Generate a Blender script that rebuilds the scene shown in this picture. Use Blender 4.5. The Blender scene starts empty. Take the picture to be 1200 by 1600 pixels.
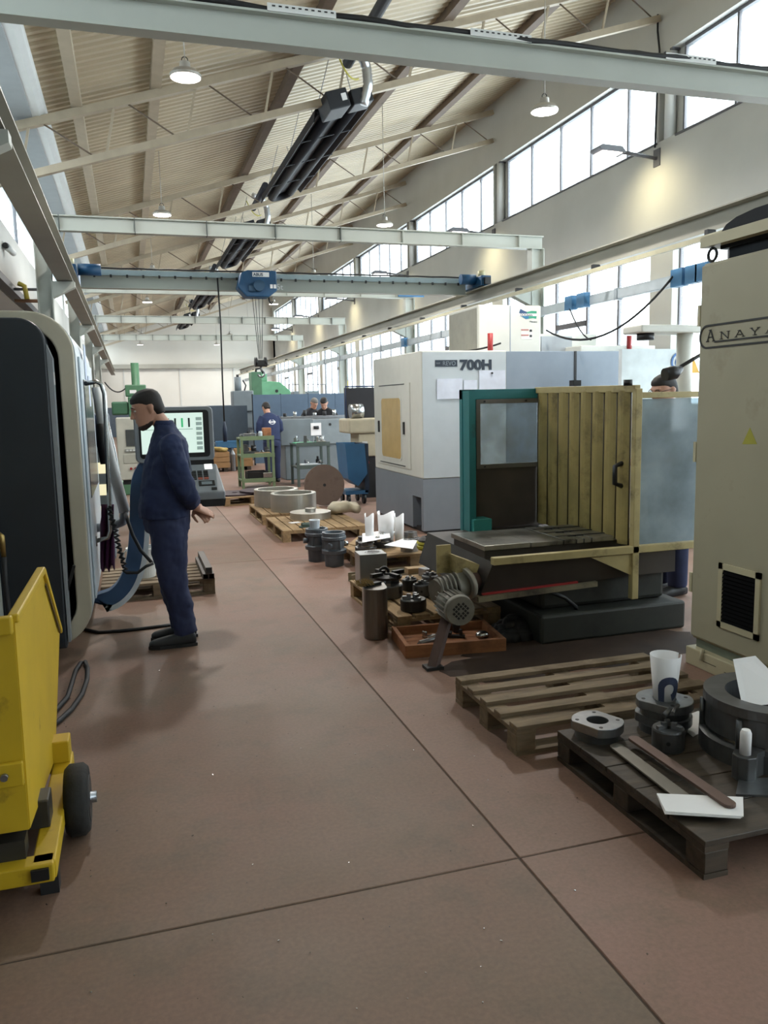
import bpy, bmesh, math, random
from mathutils import Vector, Matrix, Euler
random.seed(7)
SC = bpy.context.scene
COL = SC.collection
PI = math.pi

# ------------------------------------------------------------------ camera
CAM_H = 1.65
F_PX, YAW, PITCH, ROLL = 1260.7, 0.300318, 0.136135, -0.021214
_fw = Vector((math.sin(YAW)*math.cos(PITCH), math.cos(YAW)*math.cos(PITCH), -math.sin(PITCH)))
_r0 = Vector((math.cos(YAW), -math.sin(YAW), 0))
_u0 = _r0.cross(_fw)
_r = _r0*math.cos(ROLL) + _u0*math.sin(ROLL)
_u = _u0*math.cos(ROLL) - _r0*math.sin(ROLL)
cd = bpy.data.cameras.new('camera')
cam = bpy.data.objects.new('camera', cd)
COL.objects.link(cam)
cam.matrix_world = Matrix(((_r.x, _u.x, -_fw.x, 0), (_r.y, _u.y, -_fw.y, 0), (_r.z, _u.z, -_fw.z, CAM_H), (0, 0, 0, 1)))
cd.sensor_fit = 'VERTICAL'
cd.sensor_height = 32.0
cd.lens = F_PX/1600*32.0
cd.clip_end = 300
SC.camera = cam

def ray(x, y):
    return _fw + _r*((x-600)/F_PX) - _u*((y-800)/F_PX)
def atx(x, y, X):
    d = ray(x, y); t = X/d.x; return Vector((X, t*d.y, CAM_H+t*d.z))
def aty(x, y, Y):
    d = ray(x, y); t = Y/d.y; return Vector((t*d.x, Y, CAM_H+t*d.z))
def atz(x, y, z=0.0):
    d = ray(x, y); t = (z-CAM_H)/d.z; return Vector((t*d.x, t*d.y, z))

# ------------------------------------------------------------------ sky, exposure
w = bpy.data.worlds.new('overcast_sky'); SC.world = w
w.use_nodes = True
bg = w.node_tree.nodes['Background']
bg.inputs[0].default_value = (0.92, 0.97, 1.0, 1)
bg.inputs[1].default_value = 6.0
SC.view_settings.view_transform = 'Standard'
SC.view_settings.look = 'None'
SC.view_settings.gamma = 1
SC.view_settings.exposure = 0.85
SC.view_settings.use_curve_mapping = False
SC.cycles.max_bounces = 8
SC.cycles.diffuse_bounces = 5
SC.cycles.glossy_bounces = 3
SC.cycles.transmission_bounces = 6
SC.cycles.transparent_max_bounces = 12
SC.cycles.sample_clamp_indirect = 6.0
SC.cycles.caustics_reflective = False
SC.cycles.caustics_refractive = False

def portal(x, y0, y1, z0, z1, sx):
    """daylight portal filling one window opening"""
    l = bpy.data.lights.new('window_portal', 'AREA')
    l.shape = 'RECTANGLE'; l.size = y1-y0; l.size_y = z1-z0
    l.cycles.is_portal = True
    o = bpy.data.objects.new('window_portal', l); COL.objects.link(o)
    o.location = (x, (y0+y1)/2, (z0+z1)/2)
    # area lights shine along local -Z; local X along world Y
    o.rotation_euler = (Matrix(((0, 0, 1), (1, 0, 0), (0, 1, 0))) if sx > 0 else Matrix(((0, 0, -1), (-1, 0, 0), (0, 1, 0)))).to_euler()
    return o

# ------------------------------------------------------------------ materials
def lin(h):
    if isinstance(h, str):
        h = [int(h[i:i+2], 16)/255 for i in (0, 2, 4)]
    return tuple(((c+0.055)/1.055)**2.4 if c > 0.04045 else c/12.92 for c in h)
MATS = {}
def mat(name, col, rough=0.5, metal=0.0, var=0.10, scale=6.0, bump=0.0, dirt=None, dirt_amt=0.0, dirt_scale=3.0, emit=0.0, aniso=None, spec=None):
    if name in MATS: return MATS[name]
    m = bpy.data.materials.new(name); m.use_nodes = True
    nt = m.node_tree; b = nt.nodes['Principled BSDF']
    c = lin(col)
    b.inputs['Roughness'].default_value = rough
    b.inputs['Metallic'].default_value = metal
    if spec is not None: b.inputs['Specular IOR Level'].default_value = spec
    tc = nt.nodes.new('ShaderNodeTexCoord')
    n = nt.nodes.new('ShaderNodeTexNoise'); n.inputs['Scale'].default_value = scale; n.inputs['Detail'].default_value = 5
    if aniso:
        mp = nt.nodes.new('ShaderNodeMapping'); mp.inputs['Scale'].default_value = aniso
        nt.links.new(tc.outputs['Object'], mp.inputs[0]); nt.links.new(mp.outputs[0], n.inputs['Vector'])
    else:
        nt.links.new(tc.outputs['Object'], n.inputs['Vector'])
    rp = nt.nodes.new('ShaderNodeValToRGB')
    rp.color_ramp.elements[0].position = 0.3; rp.color_ramp.elements[1].position = 0.7
    rp.color_ramp.elements[0].color = tuple(x*(1-var) for x in c)+(1,)
    rp.color_ramp.elements[1].color = tuple(min(1, x*(1+var)) for x in c)+(1,)
    nt.links.new(n.outputs[0], rp.inputs[0])
    out = rp.outputs[0]
    if dirt:
        n2 = nt.nodes.new('ShaderNodeTexNoise'); n2.inputs['Scale'].default_value = dirt_scale; n2.inputs['Detail'].default_value = 8; n2.inputs['Roughness'].default_value = 0.65
        nt.links.new(tc.outputs['Object'], n2.inputs['Vector'])
        r2 = nt.nodes.new('ShaderNodeValToRGB')
        r2.color_ramp.elements[0].position = 0.62-dirt_amt*0.45; r2.color_ramp.elements[1].position = 0.78-dirt_amt*0.3
        nt.links.new(n2.outputs[0], r2.inputs[0])
        mx = nt.nodes.new('ShaderNodeMix'); mx.data_type = 'RGBA'
        nt.links.new(r2.outputs[0], mx.inputs[0]); nt.links.new(out, mx.inputs[6])
        mx.inputs[7].default_value = lin(dirt)+(1,)
        out = mx.outputs[2]
    nt.links.new(out, b.inputs['Base Color'])
    if bump:
        bp = nt.nodes.new('ShaderNodeBump'); bp.inputs['Strength'].default_value = bump; bp.inputs['Distance'].default_value = 0.02
        nt.links.new(n.outputs[0], bp.inputs['Height']); nt.links.new(bp.outputs[0], b.inputs['Normal'])
    if emit:
        b.inputs['Emission Color'].default_value = c+(1,)
        b.inputs['Emission Strength'].default_value = emit
    MATS[name] = m
    return m
def glass_mat(name, tint, haze=0.1, gloss=0.08, hazecol='c8d0d4', streak=0.0):
    m = bpy.data.materials.new(name); m.use_nodes = True
    nt = m.node_tree; nt.nodes.clear()
    out = nt.nodes.new('ShaderNodeOutputMaterial')
    tr = nt.nodes.new('ShaderNodeBsdfTransparent'); tr.inputs[0].default_value = lin(tint)+(1,)
    gl = nt.nodes.new('ShaderNodeBsdfGlossy'); gl.inputs['Roughness'].default_value = 0.08
    df = nt.nodes.new('ShaderNodeBsdfDiffuse'); df.inputs[0].default_value = lin(hazecol)+(1,)
    a = nt.nodes.new('ShaderNodeMixShader'); a.inputs[0].default_value = gloss
    nt.links.new(tr.outputs[0], a.inputs[1]); nt.links.new(gl.outputs[0], a.inputs[2])
    b = nt.nodes.new('ShaderNodeMixShader'); b.inputs[0].default_value = haze
    nt.links.new(a.outputs[0], b.inputs[1]); nt.links.new(df.outputs[0], b.inputs[2])
    if streak:
        tc = nt.nodes.new('ShaderNodeTexCoord'); n = nt.nodes.new('ShaderNodeTexNoise')
        n.inputs['Scale'].default_value = 4; n.inputs['Detail'].default_value = 7
        nt.links.new(tc.outputs['Object'], n.inputs['Vector'])
        mr = nt.nodes.new('ShaderNodeMapRange'); mr.inputs['From Min'].default_value = 0.3; mr.inputs['From Max'].default_value = 0.75
        mr.inputs['To Min'].default_value = haze-streak; mr.inputs['To Max'].default_value = min(1, haze+streak)
        nt.links.new(n.outputs[0], mr.inputs[0]); nt.links.new(mr.outputs[0], b.inputs[0])
    nt.links.new(b.outputs[0], out.inputs[0])
    return m
def floor_mat(name, c1, c2, c3):
    m = bpy.data.materials.new(name); m.use_nodes = True
    nt = m.node_tree; b = nt.nodes['Principled BSDF']
    tc = nt.nodes.new('ShaderNodeTexCoord')
    def noise(s, d=6, r=0.6):
        n = nt.nodes.new('ShaderNodeTexNoise'); n.inputs['Scale'].default_value = s; n.inputs['Detail'].default_value = d; n.inputs['Roughness'].default_value = r
        nt.links.new(tc.outputs['Object'], n.inputs['Vector']); return n
    def ramp(n, a, bb, ca, cb):
        r = nt.nodes.new('ShaderNodeValToRGB'); r.color_ramp.elements[0].position = a; r.color_ramp.elements[1].position = bb
        r.color_ramp.elements[0].color = ca; r.color_ramp.elements[1].color = cb
        nt.links.new(n.outputs[0], r.inputs[0]); return r
    r1 = ramp(noise(0.9), 0.35, 0.65, lin(c1)+(1,), lin(c2)+(1,))
    r2 = ramp(noise(2.7, 8, 0.7), 0.5, 0.75, (0, 0, 0, 1), (1, 1, 1, 1))
    mx = nt.nodes.new('ShaderNodeMix'); mx.data_type = 'RGBA'
    nt.links.new(r2.outputs[0], mx.inputs[0]); nt.links.new(r1.outputs[0], mx.inputs[6]); mx.inputs[7].default_value = lin(c3)+(1,)
    r3 = ramp(noise(60, 3), 0.35, 0.7, (0.86, 0.86, 0.86, 1), (1.05, 1.05, 1.05, 1))
    mu = nt.nodes.new('ShaderNodeMix'); mu.data_type = 'RGBA'; mu.blend_type = 'MULTIPLY'; mu.inputs[0].default_value = 1
    nt.links.new(mx.outputs[2], mu.inputs[6]); nt.links.new(r3.outputs[0], mu.inputs[7])
    nt.links.new(mu.outputs[2], b.inputs['Base Color'])
    rr = nt.nodes.new('ShaderNodeMapRange'); rr.inputs['To Min'].default_value = 0.45; rr.inputs['To Max'].default_value = 0.7
    nt.links.new(noise(1.7).outputs[0], rr.inputs[0]); nt.links.new(rr.outputs[0], b.inputs['Roughness'])
    bp = nt.nodes.new('ShaderNodeBump'); bp.inputs['Strength'].default_value = 0.06; bp.inputs['Distance'].default_value = 0.01
    nt.links.new(noise(25).outputs[0], bp.inputs['Height']); nt.links.new(bp.outputs[0], b.inputs['Normal'])
    return m

M_floor = floor_mat('red_brown_concrete', '74604f', '7d5f50', '66584a')
M_floor2 = floor_mat('worn_pink_concrete', '8a6a5c', '84695a', '74604f')
M_joint = mat('joint_dark', '54463c', 0.9)
M_wall = mat('plaster_grey_white', 'babbb7', 0.8, var=0.05, scale=1.2, bump=0.05)
M_wallfar = mat('plaster_white', 'c6c3bb', 0.8, var=0.04, scale=0.8)
M_roof = mat('beige_roof_sheet', 'bbae95', 0.42, var=0.10, scale=1.5, spec=0.6)
M_purlin = mat('purlin_brown', '6e5f52', 0.6, var=0.1)
M_truss = mat('truss_beige', 'a89c88', 0.5, var=0.08)
M_soffit = mat('gutter_soffit_shaded', '9aa0a4', 0.8, var=0.04)
M_gutter = mat('gutter_white', 'd8dcdc', 0.7, var=0.03)
M_beam = mat('beam_grey_green', 'aeb2aa', 0.5, var=0.05, scale=2)
M_rway = mat('runway_grey', '8d8c82', 0.5, var=0.06, scale=2)
M_dado = mat('dado_blue_grey', '4a5560', 0.7)
M_frame = mat('window_frame_grey', '5c5d62', 0.5)
M_pane = glass_mat('window_glass', 'f4f9fb', 0.12, 0.05, 'e8eef0')
M_void = mat('matt_black', '0c0c0d', 0.95, var=0.1, spec=0.1)
M_black = mat('black_plastic', '17181a', 0.45, var=0.15)
M_dkmetal = mat('dark_metal', '2c2d2f', 0.5, 0.3, var=0.2)
M_steel = mat('machined_steel', '8e9194', 0.32, 0.9, var=0.12, scale=20)
M_steel2 = mat('bright_steel', 'b4b6b5', 0.25, 1.0, var=0.08, scale=14)
M_cast = mat('oily_cast_iron', '5f6061', 0.36, 0.6, var=0.2, scale=12)
M_rust = mat('rusty_brown_steel', '5d4a44', 0.75, 0.2, var=0.2, scale=5, dirt='4a3a36', dirt_amt=0.3)
M_paper = mat('white_paper', 'e9e9ea', 0.8, var=0.02)
M_wood = mat('pallet_wood', '80705a', 0.8, var=0.22, scale=5, aniso=(1, 6, 6), dirt='54432f', dirt_amt=0.25, bump=0.2)
M_woodN = mat('pallet_wood_pale', '9c8360', 0.8, var=0.2, scale=5, aniso=(1, 6, 6), dirt='6a5438', dirt_amt=0.2, bump=0.2)
M_woodO = mat('pallet_wood_orange', '966340', 0.75, var=0.2, scale=5, aniso=(1, 6, 6), dirt='5e3c24', dirt_amt=0.25)
M_woodD = mat('pallet_wood_oily', '463c31', 0.6, var=0.3, scale=5, aniso=(1, 6, 6), dirt='1d1b18', dirt_amt=0.35, bump=0.2)
M_cable = mat('black_rubber', '141517', 0.6)
M_blue = mat('crane_blue', '194b72', 0.45, var=0.12)
M_lblue = mat('trunking_blue', '3d6f97', 0.5)
M_white = mat('white_enamel', 'd5d7d5', 0.4, var=0.03)
M_lampbody = mat('lamp_aluminium', 'a8a49c', 0.4, 0.5)
M_lens = mat('lamp_lens', 'fff2e6', 0.5, emit=9.0, var=0.0)
M_red = mat('red_paint', '9a2a2a', 0.5)

# ------------------------------------------------------------------ geometry builder
def chain(o):
    m = Matrix.Identity(4)
    while o is not None:
        m = o.matrix_basis @ m
        o = o.parent
    return m
class G:
    def __init__(s): s.v = []; s.f = []; s.s = []
    def add(s, vs, fs, smooth=False):
        k = len(s.v); s.v += [Vector(p) for p in vs]
        for f in fs: s.f.append([i+k for i in f]); s.s.append(smooth)
        return s
    def box(s, x0, x1, y0, y1, z0, z1, m=None):
        vs = [Vector((x, y, z)) for z in (z0, z1) for y in (y0, y1) for x in (x0, x1)]
        if m is not None: vs = [m @ p for p in vs]
        return s.add(vs, [(0, 2, 3, 1), (4, 5, 7, 6), (0, 1, 5, 4), (2, 6, 7, 3), (0, 4, 6, 2), (1, 3, 7, 5)])
    def hexa(s, b4, t4):
        return s.add(list(b4)+list(t4), [(3, 2, 1, 0), (4, 5, 6, 7), (0, 1, 5, 4), (1, 2, 6, 5), (2, 3, 7, 6), (3, 0, 4, 7)])
    def cyl(s, p0, p1, r0, r1=None, n=16, cap=True, smooth=True):
        p0 = Vector(p0); p1 = Vector(p1); r1 = r0 if r1 is None else r1
        d = (p1-p0).normalized(); a = d.orthogonal().normalized(); b = d.cross(a)
        vs = []
        for p, r in ((p0, r0), (p1, r1)):
            for i in range(n):
                t = 2*PI*i/n; vs.append(p+a*(r*math.cos(t))+b*(r*math.sin(t)))
        s.add(vs, [(i, (i+1) % n, n+(i+1) % n, n+i) for i in range(n)], smooth)
        if cap:
            k = len(s.v)-2*n
            s.f.append([k+i for i in range(n)][::-1]); s.s.append(False)
            s.f.append([k+n+i for i in range(n)]); s.s.append(False)
        return s
    def bar(s, p0, p1, w, h, up=(0, 0, 1)):
        """rectangular bar between two points"""
        p0 = Vector(p0); p1 = Vector(p1); d = (p1-p0).normalized(); u = Vector(up)
        if abs(d.dot(u)) > 0.98: u = Vector((1, 0, 0))
        r = d.cross(u).normalized(); u = r.cross(d)
        q = [r*(sx*w/2)+u*(sz*h/2) for sx, sz in ((-1, -1), (1, -1), (1, 1), (-1, 1))]
        return s.hexa([p0+k for k in q], [p1+k for k in q])
    def tube(s, pts, r, n=8, cap=True):
        pts = [Vector(p) for p in pts]; m = len(pts); vs = []
        rs = r if isinstance(r, (list, tuple)) else [r]*m
        a = None
        for i, p in enumerate(pts):
            d = (pts[min(i+1, m-1)]-pts[max(i-1, 0)]).normalized()
            if a is None: a = d.orthogonal().normalized()
            else: a = (a-d*a.dot(d)).normalized()
            b = d.cross(a)
            for j in range(n):
                t = 2*PI*j/n; vs.append(p+a*(rs[i]*math.cos(t))+b*(rs[i]*math.sin(t)))
        fs = [(i*n+j, i*n+(j+1) % n, (i+1)*n+(j+1) % n, (i+1)*n+j) for i in range(m-1) for j in range(n)]
        s.add(vs, fs, True)
        if cap:
            k = len(s.v)-m*n
            s.f.append([k+i for i in range(n)][::-1]); s.s.append(False)
            s.f.append([k+(m-1)*n+i for i in range(n)]); s.s.append(False)
        return s
    def lathe(s, prof, c=(0, 0, 0), n=28, axis='Z', smooth=False, close=True):
        """profile of (r, h); close joins last to first (a ring), else ends capped"""
        c = Vector(c); vs = []
        for r, h in prof:
            for j in range(n):
                t = 2*PI*j/n; a, b = r*math.cos(t), r*math.sin(t)
                vs.append(c+(Vector((a, b, h)) if axis == 'Z' else Vector((h, a, b)) if axis == 'X' else Vector((b, h, a))))
        m = len(prof); fs = []
        for i in range(m if close else m-1):
            i2 = (i+1) % m
            for j in range(n):
                fs.append((i*n+j, i*n+(j+1) % n, i2*n+(j+1) % n, i2*n+j))
        s.add(vs, fs, smooth)
        if not close:
            k = len(s.v)-m*n
            s.f.append([k+j for j in range(n)][::-1]); s.s.append(False)
            s.f.append([k+(m-1)*n+j for j in range(n)]); s.s.append(False)
        return s
    def prism(s, poly, axis, a, b):
        def P(u, v, t): return (t, u, v) if axis == 'X' else (u, t, v) if axis == 'Y' else (u, v, t)
        n = len(poly)
        vs = [P(u, v, a) for u, v in poly]+[P(u, v, b) for u, v in poly]
        return s.add(vs, [list(range(n))[::-1], list(range(n, 2*n))]+[(i, (i+1) % n, n+(i+1) % n, n+i) for i in range(n)])
    def loft(s, secs, n=20, e=2.0):
        """closed organic form: secs of (center, u, v, ru, rv)"""
        vs = []
        for c, u, v, ru, rv in secs:
            c, u, v = Vector(c), Vector(u), Vector(v)
            for j in range(n):
                t = 2*PI*j/n; ct, st = math.cos(t), math.sin(t)
                vs.append(c+u*(ru*math.copysign(abs(ct)**(2/e), ct))+v*(rv*math.copysign(abs(st)**(2/e), st)))
        m = len(secs)
        fs = [(i*n+j, i*n+(j+1) % n, (i+1)*n+(j+1) % n, (i+1)*n+j) for i in range(m-1) for j in range(n)]
        s.add(vs, fs, True)
        k = len(s.v)-m*n
        s.f.append([k+j for j in range(n)][::-1]); s.s.append(True)
        s.f.append([k+(m-1)*n+j for j in range(n)]); s.s.append(True)
        return s
    def ball(s, c, rx, ry=None, rz=None, n=14, m=8):
        ry = rx if ry is None else ry; rz = rx if rz is None else rz
        c = Vector(c); secs = []
        for i in range(1, m):
            t = PI*i/m; secs.append((c+Vector((0, 0, -rz*math.cos(t))), (1, 0, 0), (0, 1, 0), rx*math.sin(t), ry*math.sin(t)))
        return s.loft(secs, n)
    def xf(s, m):
        s.v = [m @ p for p in s.v]; return s
    def build(s, name, material, parent=None, world=False, bevel=0.0, seg=2, kind=None, remesh=0, smooth_it=0):
        vs = s.v
        if world and parent is not None:
            inv = chain(parent).inverted(); vs = [inv @ p for p in vs]
        me = bpy.data.meshes.new(name); me.from_pydata([tuple(p) for p in vs], [], s.f)
        me.polygons.foreach_set('use_smooth', s.s)
        bm = bmesh.new(); bm.from_mesh(me); bmesh.ops.recalc_face_normals(bm, faces=bm.faces); bm.to_mesh(me); bm.free()
        me.materials.append(material)
        o = bpy.data.objects.new(name, me); COL.objects.link(o)
        if parent is not None: o.parent = parent
        if bevel:
            b = o.modifiers.new('edge', 'BEVEL'); b.width = bevel; b.segments = seg; b.limit_method = 'ANGLE'; b.angle_limit = math.radians(40)
        if remesh:
            r = o.modifiers.new('skin', 'REMESH'); r.mode = 'VOXEL'; r.voxel_size = remesh; r.use_smooth_shade = True
            if smooth_it:
                q = o.modifiers.new('soft', 'SMOOTH'); q.factor = 0.5; q.iterations = smooth_it
        if kind: o['kind'] = kind
        return o
def box(*a): return G().box(*a)
def thing(name, label, cat, loc=(0, 0, 0), rz=0.0, group=None):
    o = bpy.data.objects.new(name, None); COL.objects.link(o)
    o.empty_display_size = 0.1
    o.location = loc; o.rotation_euler = (0, 0, rz)
    o['label'] = label; o['category'] = cat
    if group: o['group'] = group
    return o
def tag(o, label, cat, group=None):
    o['label'] = label; o['category'] = cat
    if group: o['group'] = group
    return o
def struct(o, label=None):
    o['kind'] = 'structure'
    if label: o['label'] = label
    return o
def dup(root, loc=None, rz=None, label=None, keep=None):
    def cp(o, parent):
        c = o.copy(); COL.objects.link(c); c.parent = parent
        for ch in list(o.children): cp(ch, c)
        return c
    r = cp(root, None)
    if loc is not None: r.location = loc
    if rz is not None: r.rotation_euler = (0, 0, rz)
    if label: r['label'] = label
    return r
def text(body, size, m, parent, frame, name='lettering', extrude=0.001, align='LEFT', sx=1.0, bold=0.0):
    """frame: 4x4 in world space; text lies in its XY plane"""
    c = bpy.data.curves.new(name, 'FONT'); c.body = body; c.size = size; c.extrude = extrude; c.align_x = align; c.offset = bold
    c.materials.append(m)
    o = bpy.data.objects.new(name, c); COL.objects.link(o)
    me = bpy.data.meshes.new_from_object(o.evaluated_get(bpy.context.evaluated_depsgraph_get()))
    bpy.data.objects.remove(o)
    me.materials.clear(); me.materials.append(m)
    o = bpy.data.objects.new(name, me); COL.objects.link(o)
    mm = frame @ Matrix.Diagonal((sx, 1, 1, 1))
    if parent is not None:
        o.parent = parent; mm = chain(parent).inverted() @ mm
    o.matrix_basis = mm
    return o
def frame_of(origin, xdir, ydir):
    x = Vector(xdir).normalized(); y = Vector(ydir).normalized(); z = x.cross(y)
    o = Vector(origin)
    return Matrix(((x.x, y.x, z.x, o.x), (x.y, y.y, z.y, o.y), (x.z, y.z, z.z, o.z), (0, 0, 0, 1)))
ORD = ['first', 'second', 'third', 'fourth', 'fifth', 'sixth', 'seventh', 'eighth', 'ninth', 'tenth']
def sag(p0, p1, drop, n=12):
    p0, p1 = Vector(p0), Vector(p1)
    return [p0.lerp(p1, i/n)-Vector((0, 0, drop*4*(i/n)*(1-i/n))) for i in range(n+1)]
def arc(c, r, a0, a1, n, plane='XZ'):
    out = []
    for i in range(n+1):
        t = a0+(a1-a0)*i/n; a, b = r*math.cos(t), r*math.sin(t)
        out.append(Vector(c)+(Vector((a, 0, b)) if plane == 'XZ' else Vector((0, a, b)) if plane == 'YZ' else Vector((a, b, 0))))
    return out
# ================================================================== the hall
XL, XR, YB, YF = -4.2, 8.15, -6.6, 47.3
FR = [-0.6+6.0*k for k in range(8)]          # roof frames along the hall
def roofz(x): return 8.19+0.31*(x-8.15)

fl = struct(box(XL-.3, XR+.3, YB-.3, YF+.3, -.2, -.004).build('floor', M_joint))
ys = [YB]+[2.47+6*k for k in range(-1, 8)]+[YF]
ys = sorted(y for y in ys if YB <= y <= YF)
for (xa, xb, m) in ((XL, 1.25, M_floor), (1.25, 7.25, M_floor2), (7.25, XR, M_floor2)):
    for ya, yb in zip(ys[:-1], ys[1:]):
        box(xa+.004, xb-.004, ya+.004, yb-.004, -.012, 0).build('slab', m, fl, bevel=.003, seg=1)

# oil stains soaked into the slabs
M_oil = mat('oil_soaked_concrete', '3a2d25', 0.75, var=.3, scale=4, spec=.25)
for (cx, cy, rx, ry) in ((2.72, 4.52, 1.0, .40),):
    pts = []
    for k in range(48):
        a = 2*PI*k/48; q = 1+.12*math.sin(3*a+cx)+.07*math.sin(7*a+cy)+random.uniform(-.05, .05)
        pts.append((cx+rx*q*math.cos(a), cy+ry*q*math.sin(a)))
    G().prism(pts, 'Z', 0.0, .0012).build('oil_stain', M_oil, fl)
# roof sheet: real corrugation, ribs run down the slope
g = G(); pitch = .16; vs = []; fs = []
y = YB-.3; k = 0
prof = []
while y < YF+.3:
    prof += [(y, 0), (y+.06, 0), (y+.08, .03), (y+.14, .03)]; y += pitch
for (yy, dz) in prof:
    vs += [(-.86, yy, roofz(-.86)+dz), (XR+.4, yy, roofz(XR+.4)+dz)]
fs = [(2*i, 2*i+1, 2*i+3, 2*i+2) for i in range(len(prof)-1)]
ce = g.add(vs, fs).build('ceiling', M_roof); struct(ce)
for i, x in enumerate((-.41, .57, 2.54, 4.62, 6.55)):
    z = roofz(x)
    g = G(); g.bar((x, YB, z-.075), (x, YF, z-.075), .13, .14)
    tag(struct(g.build('roof_purlin', M_purlin if i > 1 else M_truss)), 'brown steel purlin running the length of the hall under the beige roof sheet', 'purlin', 'roof purlins')

# concrete valley gutter on the aisle side
g = G(); g.prism([(-.86, 5.45), (-.79, 5.44), (-.765, 5.38), (-.78, 5.30), (-.84, 5.25), (-.95, 5.235), (-1.8, 5.235), (-1.8, 5.6), (-.86, 5.6)], 'Y', YB, YF)
struct(g.build('trim_1', M_gutter))
struct(box(-1.8, -.93, YB, YF, 5.222, 5.236).build('trim_5', M_soffit))  # thin grey sheet paints the shade on the gutter's underside
# clerestory wall on the aisle side, standing on a lintel
g = G(); zs, zt = 4.18, 4.95
g.box(-1.62, -1.5, YB, YF, 3.42, zs); g.box(-1.62, -1.5, YB, YF, zt, 5.24)
for yy in FR: g.box(-1.62, -1.5, yy-.35, yy+.35, zs, zt)
struct(g.build('wall_left_upper', M_wall))
struct(box(-1.6, -1.46, YB, YF, 3.30, 3.40).build('trim_2', M_dkmetal))
struct(box(XL-.2, XL, YB, YF, 0, 3.42).build('wall_left', M_wall))
struct(box(XL-.2, -1.62, YB, YF, 3.30, 3.42).build('ceiling_side', M_wall))
n_w = 1
for a in [YB]+FR:
    ya, yb = a+.36, a+5.64
    root = box(-1.58, -1.54, ya-.02, yb+.02, zs-.02, zs+.03).build('window_%d' % n_w, M_frame); struct(root); n_w += 1
    nn = 2
    for i in range(nn):
        y0 = ya+(yb-ya)*i/nn; y1 = ya+(yb-ya)*(i+1)/nn
        box(-1.563, -1.557, y0+.02, y1-.02, zs+.03, zt).build('pane', M_pane, root)
        if i: box(-1.58, -1.53, y0-.022, y0+.022, zs+.03, zt).build('mullion', M_frame, root)
# wall with the two rows of windows
g = G(); T = .3
LZ0, LZ1, UZ0, UZ1 = 1.05, 4.15, 5.575, 6.865
g.box(XR, XR+T, YB, YF, 0, LZ0); g.box(XR, XR+T, YB, YF, LZ1, UZ0); g.box(XR, XR+T, YB, YF, UZ1, 8.35)
for f in [YB]+FR:
    g.box(XR+.16, XR+T, f-.47, f+.04, UZ0, UZ1); g.box(XR, XR+.16, f-.02, f+.04, UZ0, UZ1)
    g.box(XR, XR+T, f-.45, f+.12, LZ0, LZ1)
g.box(XR, XR+T, YF-.6, YF, LZ0, UZ1)
struct(g.build('wall_right', M_wall))
for f in [YB]+FR:
    ya, yb = f+.04, min(f+5.53, YF-.6)
    if yb-ya < 1: continue
    # upper light
    root = box(XR+.1, XR+.18, ya, yb, UZ0, UZ0+.05).build('window_%d' % n_w, M_frame); struct(root); n_w += 1
    box(XR+.1, XR+.18, ya, yb, UZ1-.05, UZ1).build('frame', M_frame, root)
    box(XR-.02, XR+.12, ya-.03, yb+.03, UZ0-.03, UZ0).build('sill', M_frame, root)
    mull = [ya]+[ya+d for d in (.95, 2.10, 3.19, 4.38)]+[yb]
    for i in range(5):
        if mull[i+1] > yb+.01: break
        box(XR+.135, XR+.143, mull[i]+.03, mull[i+1]-.03, UZ0+.05, UZ1-.05).build('pane', M_pane, root)
    for q in mull: box(XR+.11, XR+.16, q-.018, q+.018, UZ0+.05, UZ1-.05).build('mullion', M_frame, root)
    portal(XR+.36, ya, yb, UZ0, UZ1, 1)
    # tall light
    ya, yb = f+.12, min(f+5.55, YF-.6)
    root = box(XR+.1, XR+.2, ya, yb, LZ0, LZ0+.06).build('window_%d' % n_w, M_frame); struct(root); n_w += 1
    box(XR+.1, XR+.2, ya, yb, LZ1-.06, LZ1).build('frame', M_frame, root)
    mull = [ya]+[ya+d for d in (1.08, 2.1, 3.26, 4.34)]+[yb]
    for i in range(5):
        box(XR+.145, XR+.153, mull[i]+.04, mull[i+1]-.04, LZ0+.06, LZ1-.06).build('pane', M_pane, root)
    for q in mull: box(XR+.12, XR+.18, q-.026, q+.026, LZ0+.06, LZ1-.06).build('mullion', M_frame, root)
    box(XR+.1, XR+.19, mull[2]+.03, mull[3]-.03, 2.98, 3.08).build('transom', M_frame, root)
    portal(XR+.36, ya, yb, LZ0, LZ1, 1)
    # white round column in the window band
    if f == YB: continue
    pr = thing('window_column', 'white round column standing between two upper windows', 'column', (XR+.07, f-.20, UZ0), 0, 'round columns between the upper windows')
    G().cyl((0, 0, 0.0), (0, 0, UZ1-UZ0), .085, n=18).build('shaft', M_white, pr)
    G().box(-.07, .07, -.11, .11, UZ1-UZ0-.03, UZ1-UZ0).build('cap', M_frame, pr)
for f in FR+[YB]:
    portal(-1.66, f+.36, f+5.64, zs, zt, -1)

# end walls
g = G(); g.box(XL, XR, YF, YF+.3, 0, 8.6); struct(g.build('wall_far', M_wallfar))
struct(box(XL, XR, YF-.05, YF, 0, 1.62).build('baseboard_far', M_dado))
for x in (-3.2, -.2, 2.8, 5.8): struct(box(x-.03, x+.03, YF-.03, YF, 1.62, 3.72).build('trim_%d' % (10+int(x+4)), M_wall))
struct(box(XL, XR, YB-.3, YB, 0, 8.6).build('wall_back', M_wall))
struct(box(-1.6, XR, YF-.35, YF-.02, 3.72, 3.95).build('trim_4', M_rway))

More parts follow.
